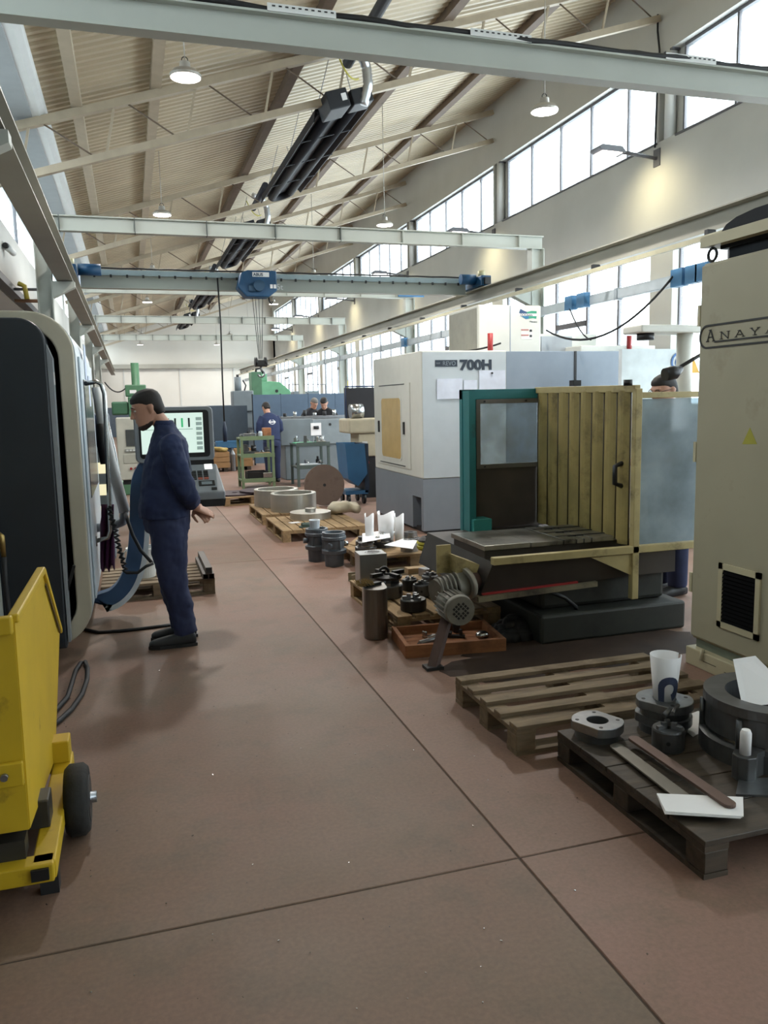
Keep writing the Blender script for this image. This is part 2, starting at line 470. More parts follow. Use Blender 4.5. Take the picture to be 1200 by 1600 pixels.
# roof trusses
TL = ['behind the front portal frame', 'above the front portal frame with the black cables', 'above the second portal frame', 'above the portal frame with the blue sign', 'above the fourth portal frame',
      'above the last portal frame', 'just beyond the last portal frame', 'closest to the white end wall']
for k, yf in enumerate(FR):
    t = thing('roof_truss', 'beige lattice roof truss '+TL[k], 'truss', (-1.46, yf, roofz(-1.46)-.2), 0, 'roof trusses')
    x0, x1 = -1.45, 8.12
    def top(x): return Vector((x, yf, roofz(x)-.2))
    def low(x): return Vector((x, yf, roofz(x)-.80))
    G().bar(top(x0), top(x1), .1, .1).build('top_chord', M_truss, t, True)
    G().bar(low(x0), low(x1), .09, .09).build('lower_chord', M_truss, t, True)
    x = -1.12
    while x < 7.9:
        G().bar(low(x), top(x+.14), .03, .03).build('web_post', M_truss, t, True)
        if x+.92 < 8.05: G().cyl(top(x+.26), low(x+.92), .011, n=6).build('diagonal', M_purlin, t, True)
        x += 1.03

# high-bay lamps
def lamp(x, y, lab):
    zl = 4.83; zr = roofz(x)-.02
    t = thing('high_bay_lamp', lab, 'lamp', (x, y, zl), 0, 'high-bay lamps')
    G().cyl((0, 0, .17), (0, 0, zr-zl), .006, n=6).build('suspension_wire', M_lampbody, t)
    G().tube(arc((0, 0, .17), .03, -PI/2, 1.5*PI, 12), .005, 5).build('hook', M_dkmetal, t)
    G().lathe([(.012, .15), (.05, .15), (.055, .09), (.12, .07), (.155, .03), (.155, .006), (.012, .006)], n=24).build('housing', M_lampbody, t)
    G().lathe([(.0001, .0), (.09, .0), (.145, .006), (.0001, .007)], n=24, smooth=True).build('lens', M_lens, t)
    l = bpy.data.lights.new('high_bay_light', 'AREA'); l.shape = 'DISK'; l.size = .28; l.energy = 65; l.color = (1, .95, .90)
    lo = bpy.data.objects.new('high_bay_light', l); COL.objects.link(lo); lo.parent = t; lo.location = (0, 0, -.02)
for i in range(7):
    y = 8.6+6.0*i
    lamp(.72, y, ORD[i]+' round high-bay lamp from the front portal frame, in the row by the concrete gutter')
    lamp(4.65, y, ORD[i]+' round high-bay lamp from the front portal frame, in the window-side row')

# black radiant tube heaters
def heater(x0, y0, L, z0, lab, ex=2.2):
    t = thing('radiant_heater', lab, 'heater', (x0, y0, z0), 0, 'radiant tube heaters')
    m = Matrix.Rotation(-.3, 4, 'Y')
    W = .42
    MH = mat('heater_black', '1a1e27', .6, .1, var=.1)
    G().prism([(-W, -.06), (-W+.08, .10), (W-.08, .10), (W, -.06), (W-.015, -.06), (W-.09, .08), (-W+.09, .08), (-W+.015, -.06)], 'Y', .35, L).xf(m).build('reflector', MH, t)
    G().box(-.33, .33, .36, L-.01, .02, .07).xf(m).build('reflector_roof', MH, t)
    for s in (-1, 1): G().cyl((s*.19, .1, -.01), (s*.19, L-.1, -.01), .08, n=16).xf(m).build('radiant_tube', mat('heater_tube', '161a22', .6, .1, spec=.3), t)
    G().tube(arc((0, L-.1, -.01), .19, 0, PI, 10, 'XY'), .078, 12).xf(m).build('return_bend', mat('heater_tube', '1b2028'), t)
    b = G().box(-.32, -.02, -.22, .30, -.11, .13).xf(m).build('burner_box', mat('heater_box', '1c2027', .5), t, bevel=.015)
    G().box(-.12, -.05, -.228, -.22, -.03, .06).xf(m).build('rating_plate', M_paper, b)
    b2 = G().box(.06, .36, -.12, .25, -.09, .11).xf(m).build('fan_box', mat('heater_box', '1c2027'), t, bevel=.015)
    for q in range(1, 4): G().box(-W-.01, W+.01, L*q/4-.012, L*q/4+.012, -.068, -.055).xf(m).build('bracket', MH, t)
    duct = [Vector((.22, -.08, -.05)), Vector((.28, -.14, .2)), Vector((.26, -.14, .42)), Vector((.14, -.24, .58)), Vector((-.08, -.3, .62))]
    pts = []
    for i in range(len(duct)-1):
        for j in range(6): pts.append(duct[i].lerp(duct[i+1], j/6))
    pts.append(duct[-1])
    G().tube(pts, [.062+.008*(i % 2) for i in range(len(pts))], 12).build('flue_duct', mat('foil_duct', 'c2c6ca', .3, .9), t)
    G().tube(sag((.1, -.3, .2), (-.25, -.5, .45), .12), .012, 6).build('gas_hose', mat('yellow_hose', 'b8b050', .5), t)
    for yy in (.5, L*.5, L-.4):
        zr = roofz(x0)-z0-.1
        for s in (-.28, .28): G().cyl((s, yy, .1), (s*.3, yy, zr), .006, n=5).build('hanger_chain', M_steel, t)
    G().cyl((-.1, -.5, .30), (-.1, -ex, .30+.03*ex), .07, n=12).build('exhaust_pipe', mat('heater_black', '20242b'), t)
heater(3.08, 11.3, 5.1, 5.72, 'long black radiant tube heater with silver flue just beyond the front portal frame', 6.5)
heater(3.03, 19.4, 5.2, 5.72, 'black radiant tube heater hanging between the crane bridge and the middle portal frame')
heater(2.95, 29.0, 5.6, 5.66, 'black radiant tube heater hanging beyond the electric hoist')
heater(2.9, 38.0, 5.6, 5.66, 'last black radiant tube heater hanging before the white end wall')

# floodlights on arms below the upper windows
for i, f in enumerate(FR[1:]):
    t = thing('wall_floodlight', ORD[i]+' grey floodlight from the front portal frame, on an arm under the upper windows', 'floodlight', (XR, f, 5.34), 0, 'wall floodlights')
    box(-.02, 0, -.08, .08, -.12, .14).build('wall_plate', M_frame, t)
    G().cyl((-.02, 0, 0), (-.62, .05, .07), .028, n=10).build('arm', M_frame, t)
    h = G().prism([(-.62, .02), (-.7, .11), (-1.05, .12), (-1.12, .07), (-1.05, .03)], 'Y', -.11, .17).build('lamp_head', M_frame, t, bevel=.01)
    G().box(-1.04, -.70, -.09, .15, .01, .028).build('lens', M_lens, h)
    l = bpy.data.lights.new('floodlight_beam', 'SPOT'); l.energy = 55; l.color = (1, .86, .5) if i else (1, .95, .88); l.spot_size = 2.3; l.spot_blend = 1.0; l.shadow_soft_size = .12
    lo = bpy.data.objects.new('floodlight_beam', l); COL.objects.link(lo); lo.parent = t; lo.location = (-.85, .03, -.02)
    lo.rotation_euler = Vector((.62, 0, -.78)).to_track_quat('-Z', 'Y').to_euler()
# ================================================================== crane gantry
def ibeam(g, p0, p1, w, h, tf=.014, tw=.010, up=(0, 0, 1)):
    p0, p1 = Vector(p0), Vector(p1); u = Vector(up)
    g.bar(p0+u*(h/2-tf/2), p1+u*(h/2-tf/2), w, tf, up); g.bar(p0-u*(h/2-tf/2), p1-u*(h/2-tf/2), w, tf, up)
    g.bar(p0, p1, tw, h-2*tf, up); return g
M_weld = mat('stiffener_dark', '4d534f', .5)
ZB0, ZB1 = 3.906, 4.10
PF = [5.46, 11.5, 17.43, 23.45, 29.5]
plab = ['wide grey portal frame with black cables and perforated tray on top', 'grey portal frame standing between the front frame and the crane bridge', 'grey portal frame just behind the crane bridge with a blue sign',
        'grey portal frame under the third radiant heater', 'grey portal frame farthest down the hall before the end wall']
for i, y in enumerate(PF):
    t = thing('portal_frame', plab[i], 'portal frame', (2.6, y, 0), 0, 'portal frames of the crane gantry')
    ibeam(G(), (-1.04, y, (ZB0+ZB1)/2), (6.19, y, (ZB0+ZB1)/2), .12, ZB1-ZB0).build('cross_beam', M_beam, t, True)
    for s, xa, xb in ((-1, -1.04, -.85), (1, 5.98, 6.19)):
        c = ibeam(G(), ((xa+xb)/2, y, 0), ((xa+xb)/2, y, ZB0), .16, xb-xa, up=(1, 0, 0)).build('column', M_beam, t, True)
        xc = (-.58, -.85) if s < 0 else (5.68, 5.98)
        G().prism([(xc[0], 3.27), (xc[0], 3.20), (xc[1], 3.06), (xc[1], 3.27)], 'Y', y-.07, y+.07).build('corbel', M_beam, c, True)
        box(xa-.08, xb+.08, y-.12, y+.12, 0, .015).build('base_plate', M_beam, c, True)
    n = {0: 0, 1: 8, 2: 9, 3: 11, 4: 13}[i]
    for q in range(n):
        x = -.72+(6.5)*q/max(1, n-1)
        dark = (i == 1 and q < 5)
        box(x-.006, x+.006, y-.062, y+.062, ZB0-.002, ZB1+.002).build('stiffener', M_weld if dark or i > 2 else M_beam, t, True)
    if i == 0:
        for (pa, pb) in ((418, 525), (735, 830), (1040, 1118)):
            xa, xb = aty(pa, 25+(pa-418)*.12, y-.06).x, aty(pb, 30+(pa-418)*.12, y-.06).x
            tr = box(xa, xb, y-.066, y-.060, ZB1-.005, ZB1+.042).build('cable_tray', M_white, t, True)
            q = xa+.03
            while q < xb-.03:
                box(q, q+.02, y-.069, y-.066, ZB1+.022, ZB1+.030).build('tray_slot', M_dkmetal, tr, True); q += .042
        for dz, dy in ((.018, -.04), (.022, -.01), (.035, .015), (.02, .04)):
            pts = [(.1+.3*j, y+dy+.012*math.sin(j*1.7+dz*90), ZB1+dz+.008*math.sin(j*2.1+dy*40)) for j in range(20)]
            G().tube(pts, .022, 7).build('cable', M_cable, t, True)
    if i == 2:
        p0, p1 = aty(622, 456, y-.075), aty(662, 463, y-.075)
        box(p0.x, p1.x, y-.10, y-.066, p1.z-.02, p0.z+.02).build('blue_sign', M_lblue, t, True)

for s, xa, xb, lab in ((-1, -.80, -.60, 'long grey crane runway beam above the black machine'), (1, 5.70, 5.92, 'long grey crane runway beam along the window side')):
    t = thing('crane_runway', lab, 'crane rail', ((xa+xb)/2, YB+.2, 3.28), 0)
    ibeam(G(), ((xa+xb)/2, YB+.2, 3.39), ((xa+xb)/2, 44.5, 3.39), xb-xa, .22).build('beam', M_rway, t, True)
    box((xa+xb)/2-.02, (xa+xb)/2+.02, YB+.2, 44.5, 3.50, 3.53).build('rail', M_steel, t, True)
    if s > 0:
        box(5.61, 5.65, YB+.2, 44.5, 3.185, 3.235).build('power_rail', mat('rail_cream', 'a8a48c', .5), t, True)
        for k in range(24): box(5.61, 5.71, YB+1+2.1*k, YB+1.05+2.1*k, 3.235, 3.285).build('hanger_clip', M_dkmetal, t, True)

# bridge crane
YC = 13.26
t = thing('bridge_crane', 'blue and grey overhead travelling crane bridge spanning the aisle', 'crane', (2.6, YC, 3.53), 0)
ibeam(G(), (-.59, YC+.05, 3.54), (5.69, YC+.05, 3.54), .14, .20).build('girder', M_beam, t, True)
tk = box(-.55, 5.7, YC-.10, YC-.04, 3.62, 3.70).build('festoon_track', mat('track_blue', '93a5ab', .4), t, True)
for k in range(26): box(-.4+.235*k, -.37+.235*k, YC-.115, YC-.10, 3.585, 3.63).build('track_clip', M_dkmetal, tk, True)
G().tube([(-.5+.25*k, YC-.08, 3.72+.006*(k % 2)) for k in range(26)], .013, 6).build('flat_cable', M_cable, t, True)
for x in (-.70, 5.81):
    c = box(x-.09, x+.09, YC-.55, YC+.55, 3.535, 3.70).build('end_carriage', M_blue, t, True, bevel=.012)
    for yy in (-.42, .42):
        G().cyl((x-.03, YC+yy, 3.60), (x+.03, YC+yy, 3.60), .07, n=18).build('wheel', M_dkmetal, c, True)
    G().cyl((x+(.1 if x < 0 else -.1), YC-.3, 3.66), (x+(.42 if x < 0 else -.36), YC-.3, 3.66), .085, n=16).build('travel_motor', M_blue, c, True)
    G().cyl((x, YC-.35, 3.70), (x, YC-.35, 3.80), .06, n=14).build('gearbox', mat('crane_cream', 'b6b08c', .5), c, True)
    box(x-.05, x+.05, YC-.62, YC-.55, 3.55, 3.66).build('buffer', M_black, c, True)
text('5t', .13, M_paper, t, frame_of((2.36, YC-.075, 3.46), (1, 0, 0), (0, 0, 1)))
# hoist
t = thing('electric_hoist', 'blue wire-rope hoist with white name plate hanging on the crane bridge', 'hoist', (2.0, YC, 3.30), 0)
b = G().prism([(1.70, 3.44), (1.76, 3.66), (1.86, 3.70), (2.31, 3.70), (2.31, 3.40), (2.18, 3.30), (1.83, 3.30)], 'Y', YC-.42, YC-.12).build('housing', M_blue, t, True, bevel=.02)
G().cyl((2.02, YC-.52, 3.46), (2.02, YC-.40, 3.46), .085, n=18).build('motor', mat('crane_blue_dark', '17415e', .5), t, True)
G().box(1.86, 1.97, YC-.47, YC-.42, 3.38, 3.46).build('brake_cover', mat('crane_blue_dark', '17415e'), t, True)
for x in (2.2, 2.255): box(x, x+.04, YC-.43, YC-.42, 3.43, 3.49).build('sticker', M_paper, t, True)
box(1.88, 1.91, YC-.43, YC-.42, 3.43, 3.46).build('sticker', M_paper, t, True)
npz = box(1.93, 2.19, YC-.428, YC-.42, 3.60, 3.67).build('name_plate', M_paper, t, True)
text('ABUS', .062, mat('plate_ink', '2c4258', .6), npz, frame_of((1.945, YC-.430, 3.613), (1, 0, 0), (0, 0, 1)), bold=.002)
box(1.84, 2.2, YC-.13, YC-.098, 3.62, 3.70).build('trolley', M_blue, t, True)
for x in (1.94, 1.985, 2.04, 2.10): G().cyl((x, YC-.27, 3.31), (x*.3+2.03*.7, YC-.27, 2.36), .005, n=5).build('wire_rope', M_dkmetal, t, True)
G().tube([(2.19, YC-.3, 3.32), (2.2, YC-.3, 3.25), (2.23, YC-.3, 3.2), (2.25, YC-.3, 3.25)], .014, 6).build('limit_switch', M_black, t, True)
hb = G().box(1.955, 2.105, YC-.34, YC-.2, 2.24, 2.34).build('hook_block', M_black, t, True, bevel=.015)
for x in (1.955, 2.105): G().cyl((x-.02, YC-.27, 2.31), (x+.02, YC-.27, 2.31), .075, n=16).build('sheave', M_black, hb, True)
hk = [Vector((2.03, YC-.27, 2.24)), Vector((2.03, YC-.27, 2.19))]+arc((2.03, YC-.27, 2.13), .052, PI/2, -PI*.95, 12)
G().tube(hk, .015, 8).build('hook', M_steel, hb, True)
# pendant control of the crane
p = aty(352, 690, YC-.15)
t = thing('crane_pendant', 'black crane pendant control hanging on a long thin cable', 'pendant control', (p.x, p.y, p.z), 0)
q = aty(340, 425, YC-.15)
G().tube([(q.x, YC-.07, 3.69), (q.x+.01, q.y, 2.9), (p.x, p.y, 1.9), (p.x, p.y, p.z+.2)], .013, 7).build('cable', M_cable, t, True)
G().tube([(p.x, p.y, p.z+.32), (p.x, p.y, p.z+.2), (p.x, p.y, p.z)], [.014, .035, .032], 10).build('handset', mat('pendant_navy', '1c2d45', .5), t, True)

# busbar trunking with tap-off boxes, hung on the gantry columns
t = thing('busbar_trunking', 'grey busbar trunking running under the window-side crane rail', 'trunking', (6.02, 0, 2.93), 0)
box(5.90, 5.97, 0, 44.5, 2.86, 2.985).build('trunking', mat('trunk_grey', '9aa3a8', .45), t, True, bevel=.004)
for k in range(22): box(5.885, 5.975, 1+2*k, 1.06+2*k, 2.85, 2.995).build('joint_cover', mat('trunk_joint', '868f95', .45), t, True)
for i, (px, py) in enumerate(((1101, 410), (1085, 414), (1062, 420), (911, 465), (892, 470), (790, 500), (775, 505), (760, 510), (745, 514), (632, 545))):
    q = atx(px, py, 5.86)
    o = box(-.05, .045, -.10, .10, -.02, .17).build('tap_off_box', M_lblue, None, bevel=.006)
    o.location = (5.865, q.y, 2.855)
    tag(o, ORD[i]+' blue tap-off box from the beige cabinet on the grey busbar trunking', 'electrical box', 'tap-off boxes')
def hose(name, label, cat, pts, r, m, n=8, group=None):
    o = G().tube(pts, r, n).build(name, m); tag(o, label, cat, group); return o
c0 = atx(1052, 432, 5.82)
hose('hanging_cable', 'thick black cable sagging from a blue tap-off box towards the white machine', 'cable', sag(c0, (5.4, 9.9, 2.55), .35, 16), .014, M_cable)
c0 = atx(890, 482, 5.82)
hose('hanging_cable', 'thin cable dropping from the busbar behind the tall white cabinet', 'cable', sag(c0, (5.9, 9.6, 2.4), .08, 10), .01, M_cable)
for px, py, qx, qy in ((770, 510, 740, 520), (640, 553, 600, 567)):
    a = atx(px, py, 5.83); b2 = atx(qx, qy, 5.83)
    hose('hanging_cable', 'thin grey cable looping below the busbar trunking', 'cable', sag(a, b2, .15, 10), .010, M_frame, group='cables looping below the busbar')
# vertical drops of the building services
a = atx(538, 570, 5.95)
# security camera, pipes on the lintel wall of the aisle
c = atx(12, 384, -1.44)
t = thing('security_camera', 'small white security camera on the clerestory wall', 'camera', (-1.5, c.y, c.z), 0)
box(0, .02, -.05, .05, -.05, .05).build('bracket', M_white, t)
G().cyl((.02, 0, 0), (.08, .02, -.02), .02, n=10).build('arm', M_white, t)
G().cyl((.05, -.10, -.02), (.11, .14, -.07), .045, n=14).build('housing', M_white, t)
G().cyl((.043, -.13, -.015), (.05, -.10, -.02), .038, n=14).build('lens', M_black, t)
# ================================================================== black and cream machining centre by the aisle
M_mblack = mat('machine_anthracite', '20262c', .45, var=.12, scale=3)
M_cream = mat('machine_cream', 'b9b3a0', .5, var=.05)
M_pale = mat('machine_pale_blue', 'b9c4cb', .35, .2, var=.05)
M_sgrey = mat('machine_grey', '8b9196', .45)
t = thing('machining_centre', 'black and cream machining centre with a rounded cream door surround', 'machine', (-1.3, 5.62, 0), 0)
g = G()
rr = [(-2.6, .06), (-.49, .06), (-.485, 2.02)]+[(-.485-.16+.16*math.cos(a), 2.06+.16*math.sin(a)) for a in [PI/2*k/8 for k in range(9)]]+[(-2.6, 2.22)]
G().prism(rr, 'Y', 5.62, 5.84).build('end_panel', M_mblack, t, True, bevel=.012)
G().prism([(-.484, .10), (-.468, .10), (-.452, 1.97), (-.484, 2.06)], 'Y', 5.63, 5.74).build('edge_strip', M_sgrey, t, True)
lab = box(-.478, -.445, 5.633, 5.641, 1.80, 1.88).build('rating_label', M_paper, t, True)
# cream surround: rounded loop in a plane along the aisle
def rloop(y0, y1, z0, z1, r, n=8):
    out = []
    for cy, cz, a0 in ((y1-r, z1-r, 0), (y0+r, z1-r, PI/2), (y0+r, z0+r, PI), (y1-r, z0+r, 1.5*PI)):
        out += [(cy+r*math.cos(a0+PI/2*k/n), cz+r*math.sin(a0+PI/2*k/n)) for k in range(n+1)]
    return out
def ringplate(name, m, x0, x1, outer, inner, parent):
    g = G(); n = len(outer); vs = []
    for x in (x0, x1):
        vs += [(x, y, z) for y, z in outer]; vs += [(x, y, z) for y, z in inner]
    fs = []
    for i in range(n):
        j = (i+1) % n
        fs += [(i, j, n+j, n+i), (2*n+i, 3*n+i, 3*n+j, 2*n+j), (i, 2*n+i, 2*n+j, j), (n+i, n+j, 3*n+j, 3*n+i)]
    return g.add(vs, fs).build(name, m, parent, True, bevel=.012, seg=3)
def archring(name, m, y0, y1, outer, inner, parent, bev=.012):
    g = G(); n = len(outer); vs = []
    for y in (y0, y1):
        vs += [(x, y, z) for x, z in outer]; vs += [(x, y, z) for x, z in inner]
    fs = []
    for i in range(n):
        j = (i+1) % n
        fs += [(i, j, n+j, n+i), (2*n+i, 3*n+i, 3*n+j, 2*n+j), (i, 2*n+i, 2*n+j, j), (n+i, n+j, 3*n+j, 3*n+i)]
    return g.add(vs, fs).build(name, m, parent, True, bevel=bev, seg=3)
archring('door_surround', M_cream, 5.74, 7.85, rloop(-1.4, -.327, .045, 2.275, .27), rloop(-1.3, -.425, .135, 2.17, .20), t)
archring('side_lit_skin', M_pale, 5.765, 7.84, rloop(-1.2, -.320, .055, 2.27, .27), rloop(-1.2, -.330, .065, 2.26, .265), t, 0)  # pale blue shell paints window light onto the surround's outer face
box(-1.3, -.43, 5.90, 5.94, .14, 2.16).build('recess_plate', M_void, t, True)
d = box(-.320, -.305, 5.98, 7.75, .3, 2.0).build('sliding_door', M_pale, t, True, bevel=.01)
box(-.305, -.300, 6.2, 7.5, 1.0, 1.85).build('door_window', mat('dark_window', '20282e', .15), d, True)
G().bar((-.50, 5.70, .36), (-.42, 5.72, .60), .02, .05, up=(0, 1, 0)).build('black_strut', M_black, t, True)
# papers taped on the door, towels and tools hanging beside it
for (z0, z1, y0, y1) in ((1.86, 2.12, 6.5, 6.75), (1.66, 1.9, 6.9, 7.12)):
    tag(box(-.304, -.2995, y0, y1, z0, z1).build('paper_sheet', mat('bluish_paper', 'b9c6da', .8)), 'bluish paper sheet taped to the cream door surround', 'paper', 'papers on the machine door')
# chrome grab rail
t2 = thing('grab_rail', 'bent chrome grab rail standing in front of the cream machine door', 'rail', (-.2, 6.5, 0), 0)
pts = [aty(*q, 6.45) for q in ((142, 600), (150, 596), (158, 600), (163, 615), (165, 650), (168, 720), (171, 790), (172, 830))]
pts[0].x -= .1
G().tube([Vector((-.312, 6.45, pts[0].z))]+pts[1:]+[Vector((pts[-1].x-.02, 6.45, pts[-1].z-.05)), Vector((-.312, 6.45, pts[-1].z-.07))], .017, 10).build('tube', M_steel2, t2, True)
G().cyl((-.312, 6.45, pts[-1].z-.07), (-.297, 6.45, pts[-1].z-.07), .04, n=14).build('foot_plate', M_steel, t2, True)
t3 = thing('support_arm', 'white slanted support arm with black grip beside the machine door', 'support arm', (-.12, 6.6, 0), 0)
p = [aty(*q, 6.7) for q in ((150, 605), (160, 660), (176, 730), (195, 800))]
G().tube(p, [.035, .04, .042, .045], 12).build('arm_tube', M_white, t3, True)
q0, q1 = aty(157, 662, 6.62), aty(163, 725, 6.62)
G().tube([q0, q0.lerp(q1, .5), q1], [.035, .042, .03], 12).build('grip', M_black, t3, True)
p2 = [aty(*q, 6.75) for q in ((165, 650), (178, 700), (186, 740), (188, 790))]
G().tube(p2, .012, 8).build('guide_rod', M_steel2, t3, True)
G().tube([p[-1], (p[-1].x-.02, 6.72, p[-1].z-.08), (-.2, 6.75, p[-1].z-.12), (-.31, 6.75, p[-1].z-.12)], .035, 10).build('wall_bracket', M_sgrey, t3, True)
hose('coiled_cable', 'black coiled air hose hanging by the purple towel', 'hose', [aty(170+4*math.sin(k*2.2)+k*.65, 790+2.6*k, 6.35) for k in range(40)]+[aty(*q, 6.35) for q in ((198, 895), (215, 895), (228, 885), (240, 880))], .012, M_cable)
hose('air_hose', 'black air gun hose looping beside the standing worker', 'hose', [p[-1]]+[aty(*q, 6.4) for q in ((200, 815), (207, 835), (220, 860), (238, 880))], .014, M_cable)
# purple towel
g = G(); vs = []; nz = 10; ny = 10
for i in range(nz+1):
    for j in range(ny+1):
        px = 158+20*j/ny; py = 788+ (100+6*math.sin(j*1.3))*i/nz
        q = aty(px, py, 6.5+.04*math.sin(j*1.6+i*.4)); vs.append(q)
g.add(vs, [(i*(ny+1)+j, i*(ny+1)+j+1, (i+1)*(ny+1)+j+1, (i+1)*(ny+1)+j) for i in range(nz) for j in range(ny)], True)
o = g.build('towel', mat('purple_cloth', '4a1f42', .9)); o.modifiers.new('thick', 'SOLIDIFY').thickness = .008
tag(o, 'dark purple towel hanging beside the cream machine door', 'towel')

# control pendant on its curved arm
YP = 6.5
t = thing('control_pendant', 'grey machine control pendant with lit screen and keypad on a curved blue arm', 'control panel', (.35, YP, 0), 0)
ca, cb = aty(330, 637, YP), aty(328, 718, YP)
x1 = ca.x+.01; x0 = x1-.60; z1 = ca.z+.015; z0 = cb.z-.01
b = G().prism([(u, v) for u, v in rloop(x0, x1, z0, z1, .045, 5)], 'Y', YP, YP+.07).build('monitor', M_sgrey, t, True, bevel=.01)
G().prism(rloop(x0+.035, x1-.035, z0+.035, z1-.03, .025, 4), 'Y', YP-.004, YP+.002).build('bezel', M_black, b, True)
sx0, sx1, sz0, sz1 = x0+.05, x1-.08, z0+.07, z1-.05
M_scr = mat('screen_pale_green', 'c3d6cc', .3, emit=.55, var=.02)
sc = box(sx0, sx1, YP-.008, YP-.003, sz0, sz1).build('screen', M_scr, b, True)
M_sdk = mat('screen_dark', '2b3b3c', .4, var=0); M_sgn = mat('screen_green', '35a46a', .4, emit=.5, var=0); M_sgr = mat('screen_grey', '93a8a2', .4, emit=.3, var=0)
for i in range(4):
    xx = sx0+.20+.052*i
    box(xx, xx+.014, YP-.010, YP-.008, sz1-.11, sz1-.04).build('screen_bar', M_sgn if i == 2 else M_sdk, sc, True)
box(sx0+.02, sx1-.08, YP-.010, YP-.008, sz1-.128, sz1-.123).build('screen_line', M_sgr, sc, True)
for i in range(7): box(sx1-.055, sx1-.01, YP-.010, YP-.008, sz1-.06-.038*i, sz1-.035-.038*i).build('soft_key', M_sgr, sc, True)
# keypad console, tilted towards the operator
k0, k1 = aty(300, 722, YP), aty(336, 768, YP-.25)
cx1 = ca.x+.02
def tilt(u, v, h=0):  # u across, v along the slope 0..1
    return Vector((cx1-.5+u, YP-.02-.26*v, z0-.02-.20*v+h))
g = G().hexa([tilt(0, 0, -.05), tilt(.5, 0, -.05), tilt(.53, 1, -.06), tilt(-.03, 1, -.06)], [tilt(0, 0), tilt(.5, 0), tilt(.53, 1), tilt(-.03, 1)])
kc = g.build('keypad_console', M_sgrey, t, True, bevel=.012)
def pad(u0, u1, v0, v1, m, nm='key_block'):
    G().hexa([tilt(u0, v0), tilt(u1, v0), tilt(u1, v1), tilt(u0, v1)], [tilt(u0, v0, .006), tilt(u1, v0, .006), tilt(u1, v1, .006), tilt(u0, v1, .006)]).build(nm, m, kc, True)
pad(.40, .46, .04, .2, mat('lit_key', 'f4f4ee', .4, emit=.6))
for c in range(4):
    for r in range(4): pad(.25+.045*c, .285+.045*c, .26+.08*r, .32+.08*r, mat('key_red', 'a05a4a', .5) if c == 0 or r == 3 and c > 1 else M_dkmetal, 'key')
pad(.34, .46, .62, .78, M_black); pad(.36, .44, .65, .75, mat('key_display', '9aa7ae', .3))
pad(.43, .47, .86, .93, M_black)
G().hexa([tilt(-.02, .1, -.10), tilt(.5, .1, -.10), tilt(.52, 1, -.11), tilt(-.03, 1, -.11)], [tilt(0, .1, -.05), tilt(.5, .1, -.05), tilt(.53, 1, -.06), tilt(-.03, 1, -.06)]).build('console_base', M_black, t, True)
box(cx1-.3, cx1-.02, YP, YP+.06, z0-.06, z0+.01).build('hinge', M_black, t, True)
# arm: wide band sweeping from the machine up to the pendant
ap = [aty(*q, 6.6) for q in ((160, 938), (180, 930), (197, 912), (208, 885), (214, 850), (216, 810), (217, 770), (223, 740))]
ap = [Vector((-.31, 6.6, ap[0].z-.01))]+ap+[Vector((.2, YP+.06, 1.30))]
def catmull(P, k=5):
    out = []; Q = [P[0]]+P+[P[-1]]
    for i in range(1, len(Q)-2):
        for j in range(k):
            t_ = j/k; a, b, c, d_ = Q[i-1], Q[i], Q[i+1], Q[i+2]
            out.append(.5*((2*b)+(c-a)*t_+(2*a-5*b+4*c-d_)*t_*t_+(3*b-a-3*c+d_)*t_**3))
    return out+[P[-1]]
def sweep(P, n0, n1, y0, y1):
    g = G(); m_ = len(P)
    for i, p in enumerate(P):
        d_ = (P[min(i+1, m_-1)]-P[max(i-1, 0)]).normalized(); nr = Vector((d_.z, 0, -d_.x)).normalized()
        for s_, yy in ((n0, y0), (n1, y0), (n1, y1), (n0, y1)): g.v.append(p+nr*s_+Vector((0, yy, 0)))
    for i in range(m_-1):
        for k_ in range(4): g.f.append([4*i+k_, 4*i+(k_+1) % 4, 4*i+4+(k_+1) % 4, 4*i+4+k_]); g.s.append(False)
    g.f += [[0, 1, 2, 3], [4*m_-4, 4*m_-3, 4*m_-2, 4*m_-1]]; g.s += [False, False]
    return g
M_arm = mat('arm_blue', '3b587c', .35); M_armw = mat('arm_edge', 'd3dde3', .35)
fine = catmull(ap)
sweep(fine, -.065, .05, -.06, .06).build('curved_arm', M_arm, t, True)
sweep(fine, .05, .088, -.068, .065).build('arm_edge_strip', M_armw, t, True)

hose('floor_cable', 'black cable lying on the floor beside the worker', 'cable', [atz(*q, .012) for q in ((118, 980), (140, 985), (155, 988), (185, 986), (215, 983), (245, 979), (275, 975))], .012, M_cable)
lp = [atz(*q, .012) for q in ((88, 1128), (105, 1100), (125, 1065), (135, 1045))]
hose('hose_loop', 'black rubber hose looped on the floor beside the yellow skip', 'hose', [atz(*q, .016) for q in ((60, 1135), (85, 1112), (105, 1090), (112, 1068), (118, 1048), (126, 1036), (133, 1034), (137, 1044), (136, 1062), (128, 1085), (112, 1108), (90, 1128), (60, 1145))], .014, M_cable)

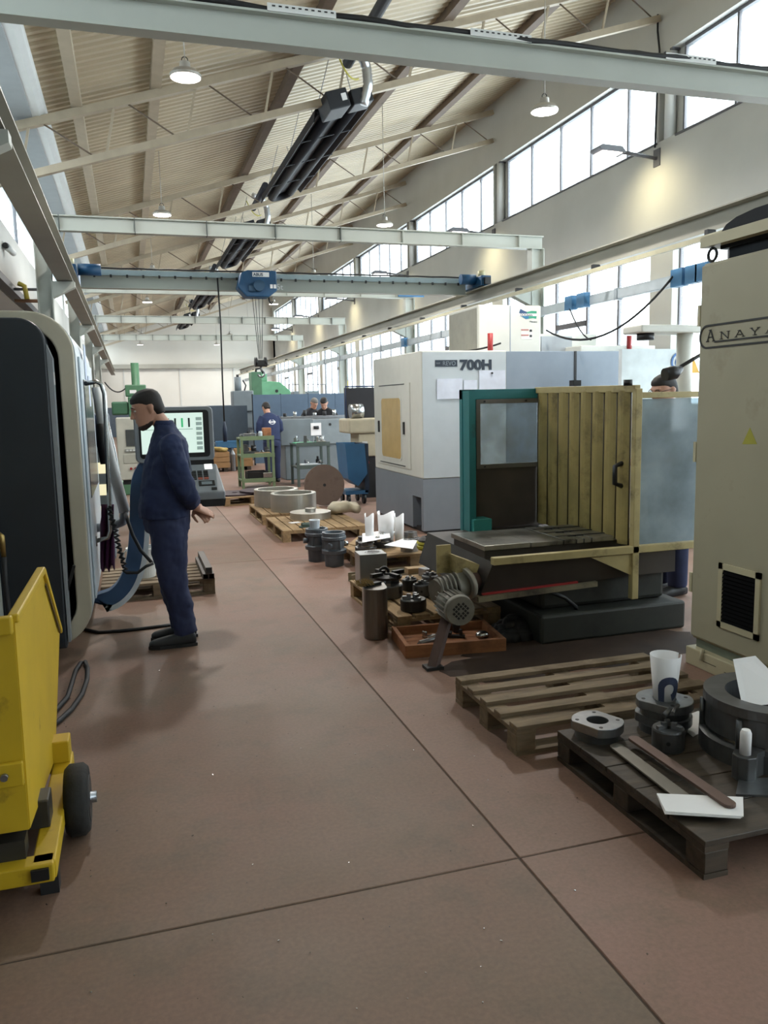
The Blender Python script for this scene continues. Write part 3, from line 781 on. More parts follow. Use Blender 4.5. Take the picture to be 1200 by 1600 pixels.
# ================================================================== yellow tipping skip
M_yel = mat('skip_yellow', 'b99a1c', .5, var=.08, scale=4, dirt='6a5518', dirt_amt=.05, dirt_scale=6)
XS = -.40
t = thing('tipping_skip', 'yellow steel tipping skip on a wheeled frame', 'skip', (-.85, 3.2, 0), 0)
side = [(2.74, .28), (3.58, .16), (4.18, .56), (3.65, .97), (2.78, .98)]
W = -1.30
for x in (XS, W): G().prism(side, 'X', x-.004, x+.004).build('side_plate', M_yel, t, True)
def sheet(p, q, nm):
    G().bar((0, 0, 0), (0, 0, 1), .1, .1)
    a, b = Vector((0, p[0], p[1])), Vector((0, q[0], q[1]))
    d = (b-a).normalized(); nrm = Vector((0, -d.z, d.y))*.004
    return G().hexa([Vector((W, 0, 0))+a-nrm, Vector((XS, 0, 0))+a-nrm, Vector((XS, 0, 0))+b-nrm, Vector((W, 0, 0))+b-nrm], [Vector((W, 0, 0))+a+nrm, Vector((XS, 0, 0))+a+nrm, Vector((XS, 0, 0))+b+nrm, Vector((W, 0, 0))+b+nrm]).build(nm, M_yel, t, True)
sheet(side[4], side[0], 'front_plate'); sheet(side[0], side[1], 'bottom_plate'); sheet(side[1], side[2], 'chute_plate')
# rims folded along the upper edges
for a, b in ((side[4], side[3]), (side[3], side[2])):
    for x in (XS, W):
        G().bar((x, a[0], a[1]), (x, b[0], b[1]), .035, .03).build('rim', M_yel, t, True, bevel=.006)
G().bar((W, 2.76, .965), (XS, 2.76, .965), .035, .06).build('rim', M_yel, t, True, bevel=.006)
G().bar((XS+.01, 3.68, .90), (XS+.01, 4.12, .57), .006, .012).build('seam', mat('seam_brown', '4a3a14', .7), t, True)
box(-.49, XS+.0, 2.715, 2.735, .44, .52).build('lock_plate', M_yel, t, True, bevel=.004)
G().cyl((-.455, 2.70, .48), (-.455, 2.72, .48), .012, n=8).build('bolt', M_steel, t, True)
fr = box(-.40, -.325, 2.72, 3.62, .10, .165).build('frame_rail', M_yel, t, True, bevel=.006)
box(-1.36, -1.28, 2.72, 3.62, .10, .165).build('frame_rail', M_yel, t, True, bevel=.006)
box(-1.36, -.33, 2.70, 2.775, .10, .165).build('cross_tube', M_yel, t, True, bevel=.006)
box(-1.36, -.33, 3.55, 3.62, .10, .165).build('cross_tube', M_yel, t, True, bevel=.006)
box(-.40, -.345, 2.69, 2.702, .115, .155).build('tube_mouth', M_black, t, True)
box(-.42, -.33, 3.50, 3.6, .165, .26).build('bearing_block', M_yel, t, True, bevel=.006)
box(-.46, -.36, 2.95, 3.06, .165, .27).build('pivot_bracket', mat('oily_steel', '3d3c38', .4, .4), t, True, bevel=.006)
G().box(-1.28, -.42, 2.76, 2.84, .165, .23).build('lower_bar', mat('oily_steel', '3d3c38'), t, True)
for x in (-.285, -1.42):
    wh = G().lathe([(.085, -.045), (.12, -.043), (.137, -.025), (.137, .025), (.12, .043), (.085, .045)], (x, 3.20, .137), n=28, axis='X', smooth=True).build('tyre', mat('tyre_black', '1b1b1a', .8, var=.3, scale=20, bump=.3), t, True)
    G().cyl((x-.047, 3.20, .137), (x+.047, 3.20, .137), .087, n=20).build('hub', M_dkmetal, wh, True)
    G().cyl((x-.065, 3.20, .137), (x+.07, 3.20, .137), .022, n=12).build('axle_end', M_steel, wh, True)
for x in (-.36, -1.3): box(x-.03, x+.03, 2.80, 2.86, 0.0, .10).build('foot', M_dkmetal, t, True)
# brass-tipped lance behind the skip
t = thing('air_lance', 'black hose lance with a brass fitting hanging beside the black machine', 'air lance', (-.62, 5.3, 0), 0)
pz = [aty(*q, 5.2) for q in ((2, 838), (6, 870), (8, 910), (14, 960), (16, 1010))]
G().tube(pz[1:]+[Vector((pz[-1].x-.05, 5.2, .03))], .016, 8).build('hose', M_cable, t, True)
G().tube([pz[0]+Vector((-.02, 0, .02)), pz[0], pz[1]], [.016, .02, .014], 10).build('brass_fitting', mat('brass', '9a8350', .35, .8), t, True)
# ================================================================== beige electrical cabinet
M_beige = mat('cabinet_beige', 'a39c84', .5, var=.05, scale=2, dirt='8a7f66', dirt_amt=.1, dirt_scale=2)
M_beige2 = mat('cabinet_edge', 'b8af90', .5, var=.05)
XA = 3.23; YA0, YA1 = 2.5, 4.08
t = thing('electrical_cabinet', 'tall beige electrical cabinet with black lettering and a louvred vent', 'cabinet', (3.65, 3.3, 0), 0)
box(XA+.02, 4.05, YA0, YA1, .16, 2.405).build('body', M_beige, t, True, bevel=.01)
d = box(XA, XA+.022, YA0+.02, YA1-.01, .18, 2.39).build('door', M_beige, t, True, bevel=.006)
box(XA+.03, 4.02, YA0+.03, YA1-.03, .10, .16).build('plinth_recess', mat('plinth_green', '6f7565', .5), t, True)
box(XA-.02, 4.05, YA0, YA1+.005, 0, .11).build('plinth', M_beige2, t, True, bevel=.006)
G().cyl((XA-.03, 3.93, .06), (XA-.02, 3.93, .13), .012, n=8).build('plinth_bolt', M_beige2, t, True)
for k in range(4): box(XA-.021, XA-.0195, 3.15+.22*k, 3.3+.22*k, .045+.01*(k % 2), .049+.01*(k % 2)).build('paint_crack', M_woodD, t, True)
for z in (.45, 1.25, 2.05): box(XA-.004, XA+.02, YA1-.01, YA1+.012, z, z+.12).build('hinge', M_beige2, t, True)
# badge: rounded outline and lettering (reads from far end towards the camera)
M_ink = mat('badge_black', '1b1a18', .5)
zc, zh = 1.982, .063
yA, yB = 4.065, 2.95
def stroke(pts, w=.011, parent=d, nm='badge_line'):
    g = G()
    for a, b in zip(pts[:-1], pts[1:]): g.bar((XA-.003, a[0], a[1]), (XA-.003, b[0], b[1]), .003, w, up=(0, 0, 1) if abs(b[0]-a[0]) > abs(b[1]-a[1])*.3 else (0, 1, 0))
    return g.build(nm, M_ink, parent, True)
cap = [(yA-zh+zh*math.cos(a), zc+zh*math.sin(a)) for a in [PI/2-PI*k/16 for k in range(17)]]
stroke([(yB, zc+zh)]+cap+[(yB, zc-zh)])
fA = frame_of((XA-.002, 4.025, zc-.028), (0, -1, 0), (0, 0, 1))
def letter(ch, px0, px1, py0, py1, serif=True):
    a, b = atx(px0, py1, XA), atx(px1, py0, XA); h = b.z-a.z; wd = a.y-b.y
    g = G(); w_ = h*.15
    def seg(u0, v0, u1, v1, w=w_):
        P0 = Vector((XA-.002, a.y-wd*u0, a.z+h*v0)); P1 = Vector((XA-.002, a.y-wd*u1, a.z+h*v1)); d_ = (P1-P0).normalized(); n_ = Vector((1, 0, 0)).cross(d_)*w/2; e_ = d_*w*.25
        g.hexa([P0-n_-e_, P1-n_+e_, P1+n_+e_, P0+n_-e_], [p+Vector((-.002, 0, 0)) for p in (P0-n_-e_, P1-n_+e_, P1+n_+e_, P0+n_-e_)])
    if ch == 'A':
        seg(.12, 0, .45, 1, w_*.7); seg(.5, 1, .88, 0); seg(.25, .36, .75, .36, w_*.7); seg(0, 0, .28, 0, w_*.6); seg(.72, 0, 1, 0, w_*.6); seg(.3, 1, .55, 1, w_*.6)
    elif ch == 'N':
        seg(.15, 0, .15, 1, w_*.7); seg(.15, 1, .85, 0); seg(.85, 0, .85, 1, w_*.7); seg(0, 0, .3, 0, w_*.6); seg(0, 1, .2, 1, w_*.6); seg(.7, 1, 1, 1, w_*.6)
    elif ch == 'Y':
        seg(.12, 1, .5, .45); seg(.88, 1, .5, .45, w_*.7); seg(.5, .45, .5, 0); seg(.3, 0, .7, 0, w_*.6); seg(0, 1, .28, 1, w_*.6); seg(.72, 1, 1, 1, w_*.6)
    elif ch == 'K':
        seg(.15, 0, .15, 1); seg(.15, .45, .85, 1, w_*.7); seg(.35, .6, .88, 0); seg(0, 0, .3, 0, w_*.6); seg(0, 1, .3, 1, w_*.6); seg(.72, 0, 1, 0, w_*.6)
    g.build('letter', M_ink, d, True)
letter('A', 1104, 1118, 515, 534); letter('N', 1125, 1141, 517, 530); letter('A', 1148, 1165, 515, 527); letter('Y', 1172, 1188, 511, 524)
letter('A', 1196, 1214, 508, 521); letter('K', 1222, 1240, 505, 518)
stroke([(atx(1117, 534, XA).y, atx(1117, 534, XA).z), (yB, atx(1117, 534, XA).z)], .009)
M_tri = mat('warning_yellow', 'a59f3a', .6)
pa = [atx(*q, XA) for q in ((1160, 694), (1183, 694), (1172, 668))]
G().prism([(q.y, q.z) for q in pa], 'X', XA-.002, XA).build('warning_triangle', M_tri, d, True)
# louvred vent
vy0, vy1, vz0, vz1 = 3.50, 3.83, .30, .68
v = box(XA-.012, XA, vy0, vy1, vz0, vz0+.035).build('vent_frame', M_beige2, d, True)
for a in ((vy0, vy1, vz1-.035, vz1), (vy0, vy0+.035, vz0, vz1), (vy1-.035, vy1, vz0, vz1)): box(XA-.012, XA, *a).build('vent_rail', M_beige2, d, True)
box(XA-.003, XA-.001, vy0+.03, vy1-.03, vz0+.03, vz1-.03).build('vent_back', M_void, d, True)
for k in range(13):
    z = vz0+.045+.0235*k
    G().bar((XA-.007, vy0+.03, z), (XA-.007, vy1-.03, z), .002, .018, up=(.5, 0, 1)).build('vent_louvre', M_void, d, True)
# cooling unit on top
t = thing('cabinet_cooler', 'dark blue-black cooling unit with beige tray on top of the beige cabinet', 'cooling unit', (3.6, 3.3, 2.405), 0)
G().prism([(YA0+.05, 2.47), (YA1-.10, 2.47), (YA1-.10, 2.565), (YA1-.14, 2.60), (YA1-.22, 2.625), (YA1-.36, 2.64), (YA0+.05, 2.65)], 'X', 3.28, 4.0).build('hood', mat('cooler_navy', '12161c', .6, spec=.2), t, True)
box(3.22, 4.03, YA0+.03, YA1+.0, 2.492, 2.552).build('tray_rim', M_beige2, t, True)
box(3.3, 3.98, YA0+.1, YA1-.15, 2.405, 2.493).build('base', mat('cooler_navy', '1b222c'), t, True)
G().tube(arc((3.26, YA1-.06, 2.448), .036, 0, 2*PI, 14, 'YZ'), .009, 6).build('lifting_eye', M_dkmetal, t, True)

# ================================================================== bed milling machine with table guard
M_yframe = mat('guard_cream', 'a8996a', .5, var=.12, scale=7, dirt='5f5334', dirt_amt=.18, dirt_scale=5)
M_teal = mat('guard_teal', '1f6d6e', .5, var=.08, dirt='2a3a38', dirt_amt=.1)
M_tealL = mat('guard_teal_light', '3f958e', .5)
M_oily = mat('oily_dark_steel', '3a3530', .45, .3, var=.25, scale=3)
M_bed = mat('bed_grey_green', '2a2c26', .6, var=.2, scale=3, dirt='191916', dirt_amt=.35)
t = thing('milling_machine', 'oily bed milling machine with a cream and teal splash guard around its table', 'machine', (2.9, 5.3, 0), 0)
box(2.55, 3.70, 4.72, 6.4, 0, .20).build('bed_foot', M_bed, t, True, bevel=.02)
box(2.62, 3.62, 4.86, 6.3, .20, .50).build('bed', M_bed, t, True, bevel=.03)
# tray under the table, sloping up to the front bar
G().hexa([(2.14, 4.80, .36), (3.30, 4.80, .40), (3.30, 6.0, .36), (2.14, 6.0, .36)], [(2.22, 4.765, .585), (3.30, 4.765, .585), (3.30, 6.0, .60), (2.22, 6.0, .60)]).build('drip_tray', M_oily, t, True)
G().bar((2.11, 4.77, .345), (3.0, 4.77, .375), .03, .035).build('tray_lip', mat('lip_dirty', '7d745c', .6, dirt='3a3228', dirt_amt=.3), t, True)
G().bar((2.15, 4.785, .375), (2.86, 4.785, .395), .02, .012).build('red_seal', M_red, t, True)
box(3.30, 3.66, 4.80, 6.1, .40, .58).build('saddle_cover', M_oily, t, True)
G().bar((1.95, 4.97, .52), (2.2, 4.97, .50), .03, .04).build('chute_bracket', M_yframe, t, True)
# table: plates
box(2.22, 3.64, 4.90, 5.45, .585, .645).build('table', M_oily, t, True, bevel=.006)
M_tab = mat('table_plate', '8a8880', .3, .8, var=.2, scale=9, dirt='34302a', dirt_amt=.2)
xs = [2.20, 2.55, 2.80, 2.90, 2.96, 3.02, 3.20]
for a, b in zip(xs[:-1], xs[1:]): box(a+.004, b-.004, 4.87, 5.46, .645, .675+.006*random.random()).build('table_plate', M_tab, t, True, bevel=.004)
for y in (5.0, 5.17, 5.34): box(2.81, 3.2, y-.01, y+.01, .672, .684).build('slot_strip', M_dkmetal, t, True)
# cream chute at the end
G().hexa([(1.99, 4.85, .52), (2.13, 4.85, .48), (2.13, 5.05, .48), (1.99, 5.05, .52)], [(1.99, 4.85, .63), (2.16, 4.85, .56), (2.16, 5.05, .56), (1.99, 5.05, .63)]).build('end_chute', M_yframe, t, True)
box(1.90, 2.0, 4.96, 4.975, .50, .69).build('end_plate', M_yframe, t, True)
# cream frame
fp = t
G().bar((2.20, 4.74, .60), (3.86, 4.74, .60), .05, .05).build('front_bar', M_yframe, fp, True, bevel=.004)
G().bar((3.275, 4.74, .25), (3.275, 4.74, 1.70), .05, .05).build('guard_post', M_yframe, fp, True, bevel=.004)
G().bar((3.275, 4.74, 1.70), (3.22, 6.05, 1.715), .05, .05).build('top_bar', M_yframe, fp, True, bevel=.004)
G().bar((3.30, 4.74, 1.655), (3.86, 4.74, 1.655), .04, .04).build('top_bar', M_yframe, fp, True, bevel=.004)
G().bar((3.86, 4.74, .25), (3.86, 4.74, 1.67), .04, .04).build('guard_post', M_yframe, fp, True)
G().prism([(2.93, .57), (3.25, .57), (3.25, .42)], 'Y', 4.73, 4.736).build('gusset', M_yframe, fp, True)
G().cyl((3.2, 4.74, 1.72), (3.2, 4.74, 1.76), .03, n=12).build('bolt_knob', M_black, fp, True)
box(3.0, 3.06, 5.1, 5.16, 1.73, 1.77).build('limit_switch', M_black, fp, True)
gp = box(3.30, 3.84, 4.737, 4.743, .63, 1.63).build('glass_panel', glass_mat('dirty_glass', 'c4d0d6', .55, .06, 'a6b4bc', .18), fp, True)
# folded cream curtain
g = G(); vs = []; NF = 8; pts = []
for k in range(NF*6+1):
    u = k/(NF*6); y = 6.02-1.22*u; x = 3.215+.055*u-.028*abs(math.sin(PI*NF*u))
    pts.append((x, y))
for x, y in pts: vs += [(x, y, .62-.0*x), (x-.0, y, 1.69)]
g.add(vs, [(2*i, 2*i+1, 2*i+3, 2*i+2) for i in range(len(pts)-1)], False)
M_cur = mat('curtain_yellowed', '94834e', .55, var=.22, scale=4, dirt='5a4c28', dirt_amt=.25, dirt_scale=4)
cu = g.build('folding_curtain', M_cur, fp, True); cu.modifiers.new('thick', 'SOLIDIFY').thickness = .004
for k in range(NF+1):
    i = k*6
    G().cyl((pts[i][0]-.003, pts[i][1], .62), (pts[i][0]-.003, pts[i][1], 1.69), .006, n=6).build('curtain_rod', mat('curtain_fold', '3a311e', .6), cu, True)
h = aty(958, 738, 4.88)
G().tube([(3.25, 4.86, 1.03), (3.19, 4.86, 1.05), (3.19, 4.86, 1.17), (3.25, 4.86, 1.19)], .018, 8).build('pull_handle', M_black, cu, True)
# teal back panel with window
tp = t
for a in ((2.54, 2.66, 6.03, 6.09, .56, 1.73), (2.54, 3.24, 6.03, 6.09, 1.65, 1.73)): box(*a).build('teal_frame', M_teal, tp, True, bevel=.004)
box(2.545, 2.60, 5.90, 6.03, .56, 1.72).build('teal_return', M_teal, tp, True)
box(2.56, 2.72, 5.86, 6.03, .55, .70).build('teal_foot', M_tealL, tp, True, bevel=.004)
box(2.66, 3.24, 6.04, 6.07, .60, 1.09).build('lower_panel', mat('panel_grease', '4a423b', .55, .1, var=.2, scale=4), tp, True)
for a in ((2.66, 3.24, 1.09, 1.125), (2.66, 3.24, 1.615, 1.65), (2.66, 2.695, 1.125, 1.615)): box(a[0], a[1], 6.02, 6.05, a[2], a[3]).build('window_rail', mat('rail_alu', '6d6a64', .4, .4), tp, True)
box(2.695, 3.24, 6.035, 6.04, 1.125, 1.615).build('window_pane', glass_mat('smeared_glass', 'dfe6e8', .25, .06, 'a8b0b4', .2), tp, True)
for q in ((2.73, 1.633), (3.1, 1.633), (2.73, 1.107)): G().cyl((q[0], 6.01, q[1]), (q[0], 6.02, q[1]), .008, n=8).build('screw', M_dkmetal, tp, True)
hose('drain_hose', 'black drain hose curving under the milling machine tray', 'hose', [(2.5, 4.86, .34), (2.62, 4.78, .36), (2.75, 4.76, .30), (2.85, 4.78, .22), (2.86, 4.8, .2)], .014, M_cable)
# chip heap under the tray
g = G()
for i in range(60):
    a = random.random()*6.28; r = .25*math.sqrt(random.random())
    g.ball((2.47+r*math.cos(a)*.55, 4.98+r*math.sin(a)*.5, .02+.10*(1-r/.25)), .05+.03*random.random(), .05, .05, 7, 4)
o = g.build('chip_heap', mat('swarf_black', '151413', .7, var=.3)); tag(o, 'black heap of oily swarf under the milling machine tray', 'swarf'); o['kind'] = 'stuff'
# geared motor hanging at the tray corner
t = thing('geared_motor', 'grey finned geared motor on a brown leg at the corner of the milling machine', 'motor', (1.95, 4.7, 0), 0)
M_mot = mat('motor_grey', '77756c', .5, .2, var=.15, scale=12, dirt='4a4238', dirt_amt=.2)
A = aty(720, 955, 4.52); B = aty(697, 938, 4.80)
d = (A-B).normalized()
B = A-d*.24
G().cyl(B, A-d*.03, .085, n=24).build('stator', M_mot, t, True)
a_ = d.orthogonal().normalized(); b_ = d.cross(a_)
for k in range(20):
    an = 2*PI*k/20; e = a_*math.cos(an)+b_*math.sin(an)
    G().bar(B+e*.09, A-d*.04+e*.09, .004, .022, up=e).build('fin', M_mot, t, True)
G().cyl(A-d*.04, A, .098, .092, n=24).build('fan_cowl', M_mot, t, True)
cw = G().cyl(A, A+d*.002, .05, n=20).build('fan_grille', M_mot, t, True)
for i in range(5):
    for j in range(5):
        if abs(i-2)+abs(j-2) > 3 or (i == 2 and j == 2): continue
        c = A+a_*((i-2)*.021)+b_*((j-2)*.021)+d*.003
        G().bar(c-d*.001, c+d*.001, .015, .015, up=a_).build('grille_hole', M_black, cw, True)
Gc = B+Vector((.03, .06, .05))
gb = G().cyl(Gc+Vector((-.09, .0, 0)), Gc+Vector((.12, .05, .03)), .09, n=22).build('gearbox', M_mot, t, True)
for k in range(5): G().cyl(Gc+Vector((-.08+.03*k, 0, .005*k)), Gc+Vector((-.07+.03*k, 0, .005*k)), .105, n=22).build('gearbox_rib', M_mot, gb, True)
G().cyl(Gc+Vector((.12, .05, .03)), Gc+Vector((.15, .06, .035)), .115, n=24).build('flange', mat('flange_bright', 'a09c90', .4, .4), gb, True)
G().cyl(Gc+Vector((.15, .06, .035)), Gc+Vector((.22, .08, .05)), .075, n=18).build('coupling', M_rust, gb, True)
ft = atz(676, 1045, 0)
G().bar((ft.x, ft.y, 0), (ft.x+.17, ft.y+.17, .28), .06, .05).build('leg', M_rust, t, True)
box(ft.x-.05, ft.x+.06, ft.y-.04, ft.y+.05, 0, .02).build('leg_foot', M_dkmetal, t, True)

# ================================================================== white horizontal machining centre
M_mw = mat('machine_offwhite', 'c9c9c0', .45, var=.03)
M_mg = mat('machine_bluegrey', '7f8b98', .45, var=.04)
M_mgd = mat('machine_lowgrey', '787f87', .45, var=.04)
t = thing('machining_centre', 'white and blue-grey machining centre with a yellow door window', 'machine', (5.0, 10.3, 0), 0)
RX0, RX1, RY0, RY1 = 3.40, 4.53, 9.32, 11.36
box(RX0, RX1, RY0, RY1, .69, 2.25).build('upper_casing', M_mw, t, True, bevel=.015)
# lower casing with chip outlet slot cut at the corner
box(RX0, RX1, 9.72, RY1, .04, .69).build('lower_casing', M_mgd, t, True)
box(RX0, RX1, RY0, 9.40, .04, .69).build('lower_front', M_mgd, t, True)
box(RX0, RX1, 9.40, 9.72, .45, .69).build('lower_bridge', M_mgd, t, True)
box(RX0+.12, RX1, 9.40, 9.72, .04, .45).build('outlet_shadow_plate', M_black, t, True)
box(RX0+.05, RX1+2.2, RY0+.05, RY1-.05, 0, .06).build('plinth', M_dkmetal, t, True)
# side door with window and handles
dr = box(RX0-.012, RX0, 9.75, 11.2, .78, 1.88).build('service_door', M_mw, t, True)
p0, p1 = atx(597, 625, RX0), atx(629, 712, RX0)
ry = [p1.y, p0.y]
G().prism(rloop(p1.y-.02, p0.y+.02, .86, 1.72, .07, 5), 'X', RX0-.018, RX0-.010).build('window_frame', M_mw, dr, True)
G().prism(rloop(p1.y+.01, p0.y-.02, .89, 1.69, .06, 5), 'X', RX0-.021, RX0-.017).build('door_window', mat('window_amber', 'b79a5e', .25), dr, True)
for y in (p1.y-.13, p0.y+.12): box(RX0-.03, RX0-.012, y-.02, y+.02, 1.22, 1.38).build('handle', M_black, dr, True)
for z in (.80, 1.86): box(RX0-.016, RX0-.011, 9.95, 11.05, z, z+.012).build('door_seam', M_dkmetal, dr, True)
# front: lettering and notes
fr = box(RX0+.01, RX1-.01, RY0-.004, RY0, .70, 2.23).build('front_panel', mat('machine_lightgrey', 'b3bbbf', .45, var=.03), t, True)
M_navy = mat('lettering_navy', '1e2a38', .5)
bb = box(3.575, 3.865, RY0-.008, RY0-.004, 2.055, 2.135).build('badge', M_navy, fr, True)
text('NHP', .03, mat('badge_text', '7f8a93', .5), bb, frame_of((3.585, RY0-.010, 2.085), (1, 0, 0), (0, 0, 1)), sx=.9)
text('REVO', .072, mat('badge_text', '7f8a93'), bb, frame_of((3.67, RY0-.010, 2.07), (1, 0, 0), (0, 0, 1)), sx=.95)
text('700H', .165, M_navy, fr, frame_of((3.895, RY0-.008, 2.018), (1, 0, 0), (0, 0, 1)), bold=.008, sx=1.18)
for (a, b2) in (((682, 592), (722, 623)), ((724, 594), (745, 618)), ((748, 579), (789, 611))):
    q0, q1 = aty(*a, RY0), aty(*b2, RY0)
    o = box(q0.x, q1.x, RY0-.010-.004, RY0-.0075, q1.z, q0.z).build('paper_note', mat('note_bluish', 'cfd5e2', .8))
    tag(o, {682: 'wide white paper note stuck under the dark badge of the white machining centre', 724: 'small white paper note between two larger notes on the white machining centre', 748: 'tall white paper note held by a black magnet on the white machining centre'}[a[0]], 'paper', 'notes on the machine front')
q = aty(768, 583, RY0)
o = G().cyl((q.x, RY0-.024, q.z), (q.x, RY0-.0142, q.z), .013, n=12).build('magnet', M_black); tag(o, 'round black magnet holding the tallest paper note', 'magnet')
# blue-grey sliding covers
for i, (a, b2) in enumerate(((4.54, 5.51), (5.53, 6.76))):
    box(a, b2, RY0+.03, RY0+.6, .1, 2.24).build('sliding_cover', M_mg, t, True, bevel=.008)
box(6.70, 6.77, RY0+.0, RY0+.05, .1, 2.25).build('cover_edge', M_dkmetal, t, True)
box(5.505, 5.535, RY0+.02, RY0+.05, .1, 2.24).build('cover_joint', M_black, t, True)
box(4.54, 6.0, 9.95, RY1, .1, 2.2).build('rear_casing', M_mg, t, True)
# tall electrical cabinet on top
tb = box(4.43, 5.35, 9.95, 11.0, 2.2, 2.88).build('tower', M_mw, t, True, bevel=.02)
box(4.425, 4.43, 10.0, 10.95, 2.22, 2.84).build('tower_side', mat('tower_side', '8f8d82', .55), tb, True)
box(4.885, 4.895, 9.945, 9.952, 2.22, 2.87).build('tower_seam', M_mg, tb, True)
# emblem: two waving bands around a white wordmark
YT = 9.95
fx = lambda u: 5.02+.26*u
def flag(poly, m): G().prism([(fx(u), 2.70+.13*v) for u, v in poly], 'Y', YT-.004, YT).build('emblem', m, tb, True)
flag([(0, .62), (.08, 1.0), (.3, .8), (.45, .72), (.42, .56), (.05, .56)], mat('emblem_navy', '24436b', .5))
flag([(.45, .72), (.7, .82), (1, .8), (1, .58), (.42, .56)], mat('emblem_green', '2d8a6a', .5))
flag([(.12, .28), (.4, .0), (.55, .05), (.55, .3)], mat('emblem_blue', '2a6f93', .5))
flag([(.55, .05), (.8, .1), (.97, .04), (1, .3), (.55, .3)], mat('emblem_green', '2d8a6a'))
box(fx(.02), fx(.99), YT-.003, YT, 2.70+.04, 2.70+.072).build('emblem_band', M_paper, tb, True)
text('DOOSAN', .044, M_navy, tb, frame_of((fx(.06), YT-.005, 2.739), (1, 0, 0), (0, 0, 1)), sx=.98)
text('Mecatec', .034, M_navy, tb, frame_of((fx(.6), YT-.002, 2.655), (1, 0, 0), (0, 0, 1)))
q0, q1 = aty(814, 513, YT), aty(832, 530, YT)
st = box(q0.x, q1.x, YT-.003, YT, q1.z, q0.z).build('warning_sticker', mat('sticker_white', 'd8d6ce', .6), tb, True)
for k in (0, 1): box(q0.x, q1.x-.06, YT-.005, YT-.003, q0.z-.03-.07*k, q0.z-.01-.07*k).build('sticker_band', mat('sticker_red', 'b07a74', .6), st, True)
for k in (0, 1): box(q1.x-.045, q1.x-.01, YT-.005, YT-.003, q0.z-.045-.07*k, q0.z-.015-.07*k).build('sticker_mark', M_dkmetal, st, True)
# red signal lights and roof boxes
for q in ((766, 532), (983, 535)):
    p = aty(*q, 9.6)
    G().cyl((p.x, 9.6, 2.2), (p.x, 9.6, p.z+.09), .035, n=14).build('signal_light', M_red, t, True)
G().tube(sag((4.6, 9.62, 2.36), (4.0, 9.9, 2.27), .03, 8), .012, 6).build('signal_cable', M_cable, t, True)
box(5.37, 6.30, 10.1, 11.2, 2.2, 2.52).build('roof_box', M_mw, t, True, bevel=.01)
box(5.38, 5.85, 10.0, 10.1, 2.2, 2.48).build('roof_box_front', mat('machine_midgrey', '9aa0a4', .5), t, True)
box(5.75, 6.9, 9.6, 10.05, 2.2, 2.33).build('roof_step', M_mw, t, True, bevel=.01)

# ================================================================== white machine with overhead arm behind the guard
t = thing('bench_machine', 'white machine with a flat overhead arm on a round pillar beside the windows', 'machine', (5.8, 7.5, 0), 0)
box(5.35, 6.5, 7.35, 8.4, 0, 1.55).build('base_cabinet', M_mw, t, True, bevel=.02)
G().cyl((5.80, 7.55, 1.55), (5.80, 7.55, 2.31), .085, n=20).build('pillar', M_mw, t, True)
box(5.15, 5.92, 7.4, 7.75, 2.31, 2.39).build('overhead_arm', M_mw, t, True, bevel=.015)
G().cyl((5.30, 7.55, 2.24), (5.30, 7.55, 2.31), .09, n=18).build('spindle_cap', M_black, t, True)
pn = box(5.55, 6.45, 8.35, 8.42, 1.55, 2.20).build('back_panel', mat('panel_white', 'c4cccf', .5), t, True)
p = aty(1062, 566, 8.34)
G().lathe([(.095, -.004), (.12, -.004), (.12, 0), (.095, 0)], (p.x, 8.345, p.z), n=24, axis='Y').build('blue_sign_ring', mat('sign_blue', '2c5f9c', .5), pn, True)
G().cyl((p.x, 8.342, p.z), (p.x, 8.35, p.z), .06, n=18).build('blue_sign_figure', mat('sign_blue', '2c5f9c'), pn, True)
p = aty(1083, 570, 8.34)
G().prism([(p.x-.1, p.z-.1), (p.x+.1, p.z-.1), (p.x, p.z+.1)], 'Y', 8.342, 8.35).build('yellow_sign', mat('sign_yellow', 'c99a2c', .5), pn, True)
# work lamp arm
t = thing('work_lamp', 'black work lamp on a thin arm above the worker behind the glass', 'lamp', (4.3, 4.95, 0), 0)
a, b = aty(1048, 582, 4.95), aty(1092, 556, 4.95)
G().tube([a, b, b+Vector((.35, .05, .16))], .014, 8).build('arm', M_black, t, True)
G().tube([a+Vector((-.05, 0, -.015)), a+Vector((.03, 0, .0)), a+Vector((.09, 0, .03))], [.045, .05, .02], 12).build('lamp_head', M_black, t, True)
G().tube([b+Vector((.35, .05, .16)), b+Vector((.4, .05, 0)), (b.x+.4, 5.0, .5), (b.x+.4, 5.0, 0)], .02, 8).build('stand', M_black, t, True)
G().cyl((b.x+.4, 5.0, 0), (b.x+.4, 5.0, .03), .12, n=18).build('base', M_black, t, True)
